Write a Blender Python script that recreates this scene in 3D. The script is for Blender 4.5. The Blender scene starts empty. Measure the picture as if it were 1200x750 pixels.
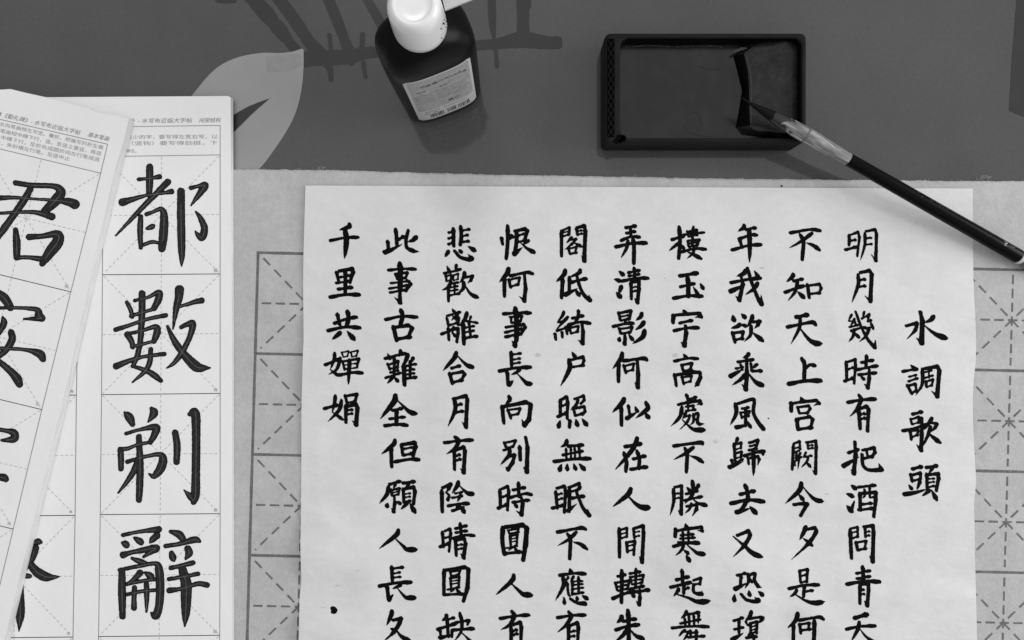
import bpy, math, random
import numpy as np
from mathutils import Vector, Matrix

# ------------------------------------------------------------------ camera, light, exposure
H = 0.47            # camera height above the table, metres
S = 0.0005          # metres per photo pixel on the table
scene = bpy.context.scene
COL = scene.collection

cam_d = bpy.data.cameras.new("camera")
cam_d.sensor_fit = 'HORIZONTAL'
cam_d.angle = 2 * math.atan(600 * S / H)
cam_d.clip_start = 0.01
cam_d.clip_end = 20
cam = bpy.data.objects.new("camera", cam_d)
cam.location = (0, 0, H)
COL.objects.link(cam)
scene.camera = cam

world = bpy.data.worlds.new("World")
scene.world = world
world.use_nodes = True
bg = world.node_tree.nodes["Background"]
# a room: bright ceiling overhead, dimmer walls towards the horizon
wt = world.node_tree
w_tc = wt.nodes.new("ShaderNodeTexCoord")
w_dot = wt.nodes.new("ShaderNodeVectorMath"); w_dot.operation = 'DOT_PRODUCT'
w_dot.inputs[1].default_value = (0.22, 0.05, 1.0)
w_mr = wt.nodes.new("ShaderNodeMapRange")
w_mr.inputs[1].default_value = 0.0; w_mr.inputs[2].default_value = 1.0
w_mr.inputs[3].default_value = 0.22; w_mr.inputs[4].default_value = 1.0
w_cc = wt.nodes.new("ShaderNodeCombineColor")
wt.links.new(w_tc.outputs["Generated"], w_dot.inputs[0])
wt.links.new(w_dot.outputs["Value"], w_mr.inputs[0])
for i in range(3): wt.links.new(w_mr.outputs[0], w_cc.inputs[i])
wt.links.new(w_cc.outputs[0], bg.inputs[0])
bg.inputs[1].default_value = 0.84

def area_light(name, loc, target, size, power, shape='DISK'):
    d = bpy.data.lights.new(name, 'AREA')
    d.shape = shape
    d.size = size
    d.energy = power
    o = bpy.data.objects.new(name, d)
    o.location = loc
    v = Vector(target) - Vector(loc)
    o.rotation_euler = v.to_track_quat('-Z', 'Y').to_euler()
    COL.objects.link(o)
    return o

area_light("ceiling_lamp", (-0.28, 1.02, 1.6), (0, 0.05, 0), 0.30, 3.6)
area_light("side_fill", (1.50, 0.10, 0.58), (0.1, -0.05, 0), 0.8, 13.0, 'SQUARE')  # added unseen soft light on the right, grades the sheet and models its waves

scene.view_settings.view_transform = 'Standard'
scene.view_settings.look = 'None'
scene.view_settings.exposure = 0.0
scene.view_settings.gamma = 1.0
scene.view_settings.use_curve_mapping = False

# ------------------------------------------------------------------ helpers
rng = np.random.RandomState(7)
random.seed(7)
_lat = [rng.rand(64, 64) for _ in range(8)]

def vnoise(x, y, k=0):
    """smooth value noise in 0..1"""
    x = np.asarray(x, float); y = np.asarray(y, float)
    xi = np.floor(x).astype(int); yi = np.floor(y).astype(int)
    fx = x - xi; fy = y - yi
    fx = fx * fx * (3 - 2 * fx); fy = fy * fy * (3 - 2 * fy)
    L = _lat[k % 8]
    a = L[xi % 64, yi % 64]; b = L[(xi + 1) % 64, yi % 64]
    c = L[xi % 64, (yi + 1) % 64]; d = L[(xi + 1) % 64, (yi + 1) % 64]
    return (a * (1 - fx) + b * fx) * (1 - fy) + (c * (1 - fx) + d * fx) * fy

def P(px, py, z=0.0):
    """world point that a photo pixel shows at height z"""
    k = S * (H - z) / H
    return ((px - 600) * k, (375 - py) * k, z)

def T(tx, ty, z=0.0):
    """world point from table coordinates (pixels on the table plane)"""
    return ((tx - 600) * S, (375 - ty) * S, z)

def thing(name, label, cat, loc=(0, 0, 0), group=None):
    o = bpy.data.objects.new(name, None)
    o.empty_display_size = 0.02
    o.location = loc
    o["label"] = label
    o["category"] = cat
    if group: o["group"] = group
    COL.objects.link(o)
    return o

def root_of(o):
    while o.parent: o = o.parent
    return o

def mesh_obj(name, verts, faces, mat, parent=None, smooth=False, label=None):
    off = Vector(root_of(parent).location) if parent else Vector((0, 0, 0))
    v = np.asarray(verts, float) - np.array(off)
    me = bpy.data.meshes.new(name)
    me.from_pydata([tuple(p) for p in v], [], [tuple(f) for f in faces])
    me.materials.append(mat)
    if smooth:
        me.polygons.foreach_set("use_smooth", [True] * len(me.polygons))
    me.update()
    o = bpy.data.objects.new(name, me)
    COL.objects.link(o)
    if parent: o.parent = parent
    if label: o["label"] = label
    return o

def fix_normals(o):
    import bmesh
    bm = bmesh.new(); bm.from_mesh(o.data)
    bmesh.ops.remove_doubles(bm, verts=bm.verts, dist=1e-7)
    bmesh.ops.recalc_face_normals(bm, faces=bm.faces)
    bm.to_mesh(o.data); bm.free()

class MB:
    def __init__(s): s.v = []; s.f = []
    def add(s, v, f):
        n = len(s.v); s.v += [tuple(p) for p in v]; s.f += [tuple(i + n for i in q) for q in f]
    def loops(s, loops, cap0=False, cap1=False, closed=True):
        n = len(loops[0]); base = len(s.v)
        for L in loops: s.v += [tuple(p) for p in L]
        for j in range(len(loops) - 1):
            for i in range(n if closed else n - 1):
                i2 = (i + 1) % n
                s.f.append((base + j*n + i, base + j*n + i2, base + (j+1)*n + i2, base + (j+1)*n + i))
        if cap0: s.f.append(tuple(base + i for i in reversed(range(n))))
        if cap1: s.f.append(tuple(base + (len(loops)-1)*n + i for i in range(n)))
    def build(s, name, mat, parent=None, smooth=False, label=None, fix=False):
        o = mesh_obj(name, s.v, s.f, mat, parent, smooth, label)
        if fix: fix_normals(o)
        return o

def smooth_by_angle(o, deg=35):
    me = o.data
    me.polygons.foreach_set("use_smooth", [True] * len(me.polygons))
    import bmesh
    bm = bmesh.new(); bm.from_mesh(me)
    for e in bm.edges:
        if len(e.link_faces) == 2 and e.calc_face_angle(0) > math.radians(deg): e.smooth = False
    bm.to_mesh(me); bm.free()

# ------------------------------------------------------------------ materials
def mat(name, base, rough=0.6, spec=0.3, noises=(), bump=None, **kw):
    """grey procedural material; noises = (scale, amount, (sx,sy,sz)), bump = (scale, strength, dist)"""
    m = bpy.data.materials.new(name); m.use_nodes = True
    nt = m.node_tree; N = nt.nodes; Lk = nt.links
    b = N["Principled BSDF"]
    b.inputs["Roughness"].default_value = rough
    b.inputs["Specular IOR Level"].default_value = spec
    for k, v in kw.items(): b.inputs[k].default_value = v
    tc = N.new("ShaderNodeTexCoord")
    val = None
    for (sc, amt, st) in noises:
        mp = N.new("ShaderNodeMapping"); mp.inputs["Scale"].default_value = st
        Lk.new(tc.outputs["Object"], mp.inputs["Vector"])
        nz = N.new("ShaderNodeTexNoise"); nz.inputs["Scale"].default_value = sc
        nz.inputs["Detail"].default_value = 4
        Lk.new(mp.outputs[0], nz.inputs["Vector"])
        mr = N.new("ShaderNodeMapRange")
        mr.inputs[1].default_value = 0.3; mr.inputs[2].default_value = 0.7
        mr.inputs[3].default_value = 1 - amt; mr.inputs[4].default_value = 1 + amt
        Lk.new(nz.outputs[0], mr.inputs[0])
        if val is None: val = mr.outputs[0]
        else:
            mu = N.new("ShaderNodeMath"); mu.operation = 'MULTIPLY'
            Lk.new(val, mu.inputs[0]); Lk.new(mr.outputs[0], mu.inputs[1]); val = mu.outputs[0]
    if val is None:
        b.inputs["Base Color"].default_value = (base, base, base, 1)
    else:
        mu = N.new("ShaderNodeMath"); mu.operation = 'MULTIPLY'; mu.inputs[1].default_value = base
        Lk.new(val, mu.inputs[0])
        cc = N.new("ShaderNodeCombineColor")
        for i in range(3): Lk.new(mu.outputs[0], cc.inputs[i])
        Lk.new(cc.outputs[0], b.inputs["Base Color"])
    if bump:
        bs = bump if isinstance(bump, list) else [bump]
        prev = None
        for (sc, strg, dist, st) in bs:
            mp = N.new("ShaderNodeMapping"); mp.inputs["Scale"].default_value = st
            Lk.new(tc.outputs["Object"], mp.inputs["Vector"])
            nz = N.new("ShaderNodeTexNoise"); nz.inputs["Scale"].default_value = sc
            nz.inputs["Detail"].default_value = 5
            Lk.new(mp.outputs[0], nz.inputs["Vector"])
            bp = N.new("ShaderNodeBump"); bp.inputs["Strength"].default_value = strg
            bp.inputs["Distance"].default_value = dist
            Lk.new(nz.outputs[0], bp.inputs["Height"])
            if prev: Lk.new(prev, bp.inputs["Normal"])
            prev = bp.outputs[0]
        Lk.new(prev, b.inputs["Normal"])
    return m

U = (1, 1, 1)
M = {}
M['table'] = mat('table_cover', 0.070, 0.07, 0.5, [(9, 0.10, U), (30, 0.05, U), (400, 0.05, U), (700, 0.06, U), (2500, 0.09, U)], (25, 0.02, 0.001, U))
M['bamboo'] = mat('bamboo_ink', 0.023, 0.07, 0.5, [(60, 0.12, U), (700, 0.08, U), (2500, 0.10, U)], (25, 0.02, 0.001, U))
M['leaf'] = mat('leaf_ink', 0.31, 0.07, 0.5, [(25, 0.05, U), (1500, 0.05, U)], (25, 0.02, 0.001, U))
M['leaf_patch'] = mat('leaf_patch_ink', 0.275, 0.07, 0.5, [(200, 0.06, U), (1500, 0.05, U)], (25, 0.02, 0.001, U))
M['felt'] = mat('felt', 0.50, 0.95, 0.1, [(45, 0.05, U), (160, 0.05, U), (420, 0.05, U), (1500, 0.07, U)],
                [(1200, 0.4, 0.0006, U), (250, 0.3, 0.0010, U)])
M['felt_ink'] = mat('felt_ink', 0.165, 0.95, 0.1, [(300, 0.12, U), (1100, 0.25, U), (2500, 0.2, U)], (1300, 0.5, 0.0008, U))
M['fuzz'] = mat('felt_fibre', 0.46, 0.95, 0.1)
M['paper'] = mat('xuan_paper', 0.725, 0.85, 0.10,
                 [(35, 0.03, U), (700, 0.008, (1, 3, 1)), (140, 0.02, (0.7, 1.6, 1)), (1600, 0.02, U), (3000, 0.025, U)],
                 [(60, 0.45, 0.003, (0.5, 1.2, 1)), (180, 0.25, 0.0012, (0.7, 1.4, 1)), (1500, 0.15, 0.0003, U)])
M['ink'] = mat('brush_ink', 0.0045, 0.8, 0.04, [(900, 0.25, U)])
M['smudge'] = mat('pale_ink_stain', 0.56, 0.85, 0.1, [(500, 0.1, U)])
M['sheet'] = mat('practice_sheet', 0.885, 0.6, 0.2, [(40, 0.015, U), (1500, 0.015, U)], [(40, 0.25, 0.003, U), (1500, 0.10, 0.0003, U)])
M['sheet_side'] = mat('sheet_edges', 0.72, 0.8, 0.1, [(1500, 0.16, (0.05, 0.05, 2.5))])
M['print_line'] = mat('printed_line', 0.25, 0.7, 0.15)
M['print_dash'] = mat('printed_dash', 0.42, 0.7, 0.15)
M['print_text'] = mat('printed_text', 0.17, 0.7, 0.15)
M['print_small'] = mat('printed_small_text', 0.27, 0.7, 0.15)
M['glyph_edge'] = mat('practice_ink_outline', 0.0018, 0.8, 0.02)
M['glyph_fill'] = mat('practice_ink_fill', 0.024, 0.6, 0.1, [(500, 0.35, U)])
M['glyph_hair'] = mat('practice_hairline', 0.12, 0.6, 0.1)
M['stone'] = mat('ink_stone', 0.012, 0.55, 0.09, [(80, 0.2, U), (900, 0.2, U)], (900, 0.25, 0.0004, U))
M['stone_carved'] = mat('carved_groove', 0.002, 0.9, 0.02)
M['pool'] = mat('wet_ink', 0.0065, 0.20, 0.46, [(35, 0.5, U), (120, 0.6, U)], [(45, 0.10, 0.001, U), (160, .05, .0005, U)])
M['pad'] = mat('ink_stained_slope', 0.014, 0.28, 0.27, [(110, 0.6, U), (500, 0.35, U)], [(140, 0.25, 0.001, U), (700, 0.2, 0.0004, U)])
M['ridge'] = mat('black_ink_dark_reflection', 0.0015, 0.5, 0.03)  # ink blots, and the dark reflection painted on the slope front
M['ripple'] = mat('dull_ink_skin', 0.007, 0.3, 0.36)
M['well'] = mat('black_well_wall', 0.003, 0.4, 0.05)
M['pale_line'] = mat('pale_streaks', 0.025, 0.4, 0.35, [(300, 0.4, U)])
M['bottle'] = mat('black_plastic', 0.006, 0.3, 0.09, [(30, 0.15, U)])
M['cap'] = mat('white_plastic', 0.86, 0.22, 0.6, [(60, 0.015, U)])
M['strap'] = mat('pale_plastic_strap', 0.55, 0.4, 0.3, [(200, 0.04, (1, 6, 1))])
M['label'] = mat('bottle_label', 0.36, 0.5, 0.3, [(300, 0.08, U), (900, 0.22, U), (2200, 0.2, U)])
M['label_edge'] = mat('bottle_label_border', 0.53, 0.5, 0.3, [(900, 0.04, U)])
M['label_ink'] = mat('label_print', 0.05, 0.6, 0.2)
M['label_grey'] = mat('label_grey_print', 0.22, 0.6, 0.2, [(900, 0.3, U)])
M['lacquer'] = mat('black_lacquer', 0.0035, 0.25, 0.07, [(300, 0.2, U)])
M['bristle'] = mat('inked_bristles', 0.005, 0.5, 0.1, [(900, 0.6, (0.1, 3, 3))], (1600, 0.6, 0.0004, (0.08, 3, 3)))
M['ring'] = mat('ivory_ring', 0.62, 0.4, 0.3)
M['end_cap'] = mat('grey_end_cap', 0.12, 0.35, 0.4)
M['fleck'] = mat('worn_marking', 0.42, 0.6, 0.2, [(3000, 0.4, U)])

# ------------------------------------------------------------------ brush-stroke mesher
PROF = {
 'h': ([0, .1, .3, .65, .88, 1], [1.0, 1.08, .82, .84, 1.28, 1.0]),
 's': ([0, .12, .3, .85, 1], [.85, 1.22, 1.0, 1.0, .9]),
 'n': ([0, .12, .55, .85, 1], [.9, 1.1, 1.0, .65, .12]),
 'p': ([0, .12, .5, .8, 1], [.95, 1.22, .98, .64, .14]),
 'k': ([0, .2, .55, .78, .88, 1], [.35, .5, .95, 1.3, 1.1, .12]),
 'd': ([0, .4, .75, 1], [.35, .95, 1.32, .8]),
 't': ([0, .2, .6, 1], [1.2, 1.15, .75, .2]),
}
DEFW = dict(h=27, s=30, n=36, p=28, k=34, d=30, t=26, z=30, j=30, v=32, y=30)

def catmull(pts, n=7):
    p = np.asarray(pts, float)
    if len(p) < 3: return np.array([p[0] + (p[-1] - p[0]) * t for t in np.linspace(0, 1, n + 1)])
    q = np.vstack([2 * p[0] - p[1], p, 2 * p[-1] - p[-2]])
    out = []
    for i in range(1, len(q) - 2):
        for t in np.linspace(0, 1, n, endpoint=False):
            a, b, c, d = q[i-1], q[i], q[i+1], q[i+2]
            out.append(0.5 * ((2*b) + (-a+c)*t + (2*a-5*b+4*c-d)*t*t + (-a+3*b-3*c+d)*t**3))
    out.append(p[-1])
    return np.array(out)

def parse_stroke(s):
    hd, *pts = s.split()
    ty = hd[0]; w = float(hd[1:]) if len(hd) > 1 else DEFW.get(ty, 30)
    arr = np.array([[float(a) for a in q.split(',')] for q in pts])
    if ty == 'w':
        sm = catmull(arr, 6); return sm[:, :2], sm[:, 2]
    if ty in PROF:
        c = catmull(arr, 8)
    elif ty == 'v':                      # curve with a flicked hook at its end
        c = np.vstack([catmull(arr[:-1], 8), arr[-1:]])
    else:                                # angular strokes: z turn, j turn + hook, y turn + sweep
        c = [arr[0]]
        for i in range(1, len(arr)):
            for t in (0.25, 0.5, 0.75, 1): c.append(arr[i-1] + (arr[i] - arr[i-1]) * t)
        c = np.array(c)
        if ty == 'y' and len(arr) > 2:
            tail = catmull(arr[1:], 6); c = np.vstack([c[:5], tail[1:]])
    seg = np.r_[0, np.cumsum(np.hypot(*np.diff(c, axis=0).T))]
    t = seg / max(seg[-1], 1e-6)
    if ty in PROF:
        r = np.interp(t, *PROF[ty])
    elif ty == 'v':
        t2 = np.r_[np.linspace(0, 1, len(c) - 1), 1]
        r = np.interp(t2, [0, .15, .5, .9, 1], [.75, .85, .85, 1.15, 1.2]); r[-1] = .12
    else:
        n = len(arr); pr = np.ones(n) * 1.12
        pr[0] = .85
        if ty == 'z': pr[-1] = .9
        elif ty == 'j': pr[-1] = .15; pr[-2] = 1.2
        else: pr[-1] = .15
        if ty == 'y' and n > 2:
            tk = np.r_[np.linspace(0, 1, 5), np.linspace(1, n - 1, len(c) - 5 + 1)[1:]]
        else:
            tk = np.linspace(0, n - 1, len(c))
        r = np.interp(tk, np.arange(n), pr)
        fr = tk - np.floor(tk)            # thinner mid segment, heavier corner
        r = r * (1 - 0.14 * np.sin(np.pi * fr) * (r > .5))
    return c, r * w

def field(strokes, x0, y0, nx, ny, step, nib=1.14):
    """signed distance of the ink (negative inside), strokes = (points, radii) in photo pixels"""
    gx = x0 + np.arange(nx) * step; gy = y0 + np.arange(ny) * step
    F = np.full((nx, ny), 1e3); Cn = np.full((nx, ny), 1e3)
    c = math.sqrt(.5)
    def tr(p):                             # slanted elliptical nib
        u = (p[..., 0] + p[..., 1]) * c / nib; v = (p[..., 0] - p[..., 1]) * c * nib ** .6
        return u, v
    for pts, rad in strokes:
        for i in range(len(pts) - 1):
            a, b = pts[i], pts[i+1]; ra, rb = rad[i], rad[i+1]
            m = max(ra, rb) * 1.5 + 2
            i0 = max(0, int((min(a[0], b[0]) - m - x0) / step)); i1 = min(nx, int((max(a[0], b[0]) + m - x0) / step) + 2)
            j0 = max(0, int((min(a[1], b[1]) - m - y0) / step)); j1 = min(ny, int((max(a[1], b[1]) + m - y0) / step) + 2)
            if i1 <= i0 or j1 <= j0: continue
            X, Y = np.meshgrid(gx[i0:i1], gy[j0:j1], indexing='ij')
            g = np.stack([X, Y], -1)
            gu, gv = tr(g); au, av = tr(np.asarray(a)); bu, bv = tr(np.asarray(b))
            du, dv = bu - au, bv - av; L2 = du*du + dv*dv + 1e-9
            t = np.clip(((gu - au) * du + (gv - av) * dv) / L2, 0, 1)
            d = np.hypot(gu - au - t*du, gv - av - t*dv)
            F[i0:i1, j0:j1] = np.minimum(F[i0:i1, j0:j1], d - (ra + (rb - ra) * t))
            if 0.12 < i / max(1, len(pts) - 1) < 0.88:
                Cn[i0:i1, j0:j1] = np.minimum(Cn[i0:i1, j0:j1], d)
    return F, Cn

def iso_mesh(F, x0, y0, step, level=0.0, maxrun=6):
    """flat mesh of the region F < level, in photo pixels"""
    f = F - level
    ins = f < 0
    cnt = ins[:-1, :-1].astype(int) + ins[1:, :-1] + ins[1:, 1:] + ins[:-1, 1:]
    V = []; Fc = []
    full = cnt == 4
    for j in range(full.shape[1]):
        col = full[:, j]; i = 0
        idx = np.flatnonzero(col)
        if not len(idx): continue
        start = prev = idx[0]
        runs = []
        for q in idx[1:]:
            if q != prev + 1 or q - start >= maxrun:
                runs.append((start, prev)); start = q
            prev = q
        runs.append((start, prev))
        for a, b in runs:
            n = len(V); xa = x0 + a*step; xb = x0 + (b+1)*step; ya = y0 + j*step; yb = ya + step
            V += [(xa, ya), (xa, yb), (xb, yb), (xb, ya)]; Fc.append((n, n+1, n+2, n+3))
    part = np.argwhere((cnt > 0) & (cnt < 4))
    for i, j in part:
        c = [(i, j), (i, j+1), (i+1, j+1), (i+1, j)]
        poly = []
        for k in range(4):
            a = c[k]; b = c[(k+1) % 4]; fa = f[a]; fb = f[b]
            if fa < 0: poly.append((x0 + a[0]*step, y0 + a[1]*step))
            if (fa < 0) != (fb < 0):
                t = fa / (fa - fb)
                poly.append((x0 + (a[0] + (b[0]-a[0])*t)*step, y0 + (a[1] + (b[1]-a[1])*t)*step))
        if len(poly) >= 3:
            n = len(V); V += poly; Fc.append(tuple(range(n, n + len(poly))))
    return V, Fc

def ink_glyph(strokes, step=0.32, rough=0.28, levels=(0.0,), nib=1.14, hair=None, clipx=None):
    allp = np.vstack([p for p, r in strokes]); mr = max(r.max() for p, r in strokes) * 1.4 + 2
    x0, y0 = allp.min(0) - mr; x1, y1 = allp.max(0) + mr
    nx = int((x1 - x0) / step) + 2; ny = int((y1 - y0) / step) + 2
    F, Cn = field(strokes, x0, y0, nx, ny, step, nib)
    X, Y = np.meshgrid(x0 + np.arange(nx) * step, y0 + np.arange(ny) * step, indexing='ij')
    nz = (vnoise(X * .45, Y * .45, 1) - .5) * 1.3 + (vnoise(X * 1.1, Y * 1.1, 2) - .5) * .9
    G = F + nz * rough
    if clipx: G = np.maximum(G, X - clipx)
    out = [iso_mesh(G, x0, y0, step, lv) for lv in levels]
    if hair is not None:
        Hm = np.maximum(Cn - hair * (0.6 + .8 * vnoise(X * .3, Y * .3, 4)), F + 1.0)
        out.append(iso_mesh(Hm, x0, y0, step, 0.0))
    return out

def glyph_table(txt, gain):
    res = []; org = None
    for line in txt.strip().splitlines():
        if line[0] == '@': org = [float(a) for a in line[1:].split(',')]; continue
        hd, *ss = line.split('|')
        key = hd.split()[0]
        st = []
        for s in ss:
            c, r = parse_stroke(s)
            g = gain if s[0] == 'w' else gain * float(np.interp(np.max(r), [20, 26, 34], [.95, 1.0, 1.08]))
            st.append((c / org[2] + np.array(org[:2]), r / org[2] * .5 * g))
        res.append((key, st))
    return res

# ------------------------------------------------------------------ print helpers (lines, dashes, lettering)
def strip(mb, a, b, w, zf, n=1, jit=0.0):
    a = np.array(a, float); b = np.array(b, float)
    d = b - a; L = np.hypot(*d)
    if L < 1e-6: return
    nrm = np.array([-d[1], d[0]]) / L * w / 2
    V = []
    for i in range(n + 1):
        c = a + d * i / n
        j = 1 + (random.random() - .5) * jit
        for s in (-1, 1):
            q = c + nrm * s * j; V.append(P(q[0], q[1], zf))
    mb.add(V, [(2*i, 2*i+1, 2*i+3, 2*i+2) for i in range(n)])

def dashes(mb, a, b, w, zf, dash, gap, inset=0):
    a = np.array(a, float); b = np.array(b, float); L = np.hypot(*(b - a)); d = (b - a) / L
    t = inset
    while t < L - inset - 1:
        e = min(t + dash, L - inset)
        strip(mb, a + d*t, a + d*e, w, zf, 1, 0.2); t += dash + gap

_text_cache = {}
def text_geo(body):
    if body in _text_cache: return _text_cache[body]
    c = bpy.data.curves.new('lettering', 'FONT'); c.body = body; c.resolution_u = 3
    o = bpy.data.objects.new('lettering', c); COL.objects.link(o)
    dg = bpy.context.evaluated_depsgraph_get()
    me = bpy.data.meshes.new_from_object(o.evaluated_get(dg))
    v = np.array([p.co[:] for p in me.vertices]); f = [tuple(p.vertices) for p in me.polygons]
    bpy.data.objects.remove(o); bpy.data.curves.remove(c); bpy.data.meshes.remove(me)
    _text_cache[body] = (v, f)
    return v, f

def text_px(mb, body, ox, oy, size, angle, z, width=None, shear=0.0):
    v, f = text_geo(body)
    x = v[:, 0].copy(); y = v[:, 1].copy()
    if width: sx = width / (x.max() - x.min())
    else: sx = size
    x = (x - x.min()) * sx; y = y * size
    x = x + y * shear
    a = math.radians(angle); ca, sa = math.cos(a), math.sin(a)
    px = ox + x * ca + y * sa; py = oy + x * sa - y * ca
    mb.add([P(p, q, z) for p, q in zip(px, py)], f)

def text_line(par, name, *a):
    m_ = MB(); text_px(m_, *a); m_.build(name, M['print_text' if name == 'heading' else 'print_small'], par)

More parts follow.
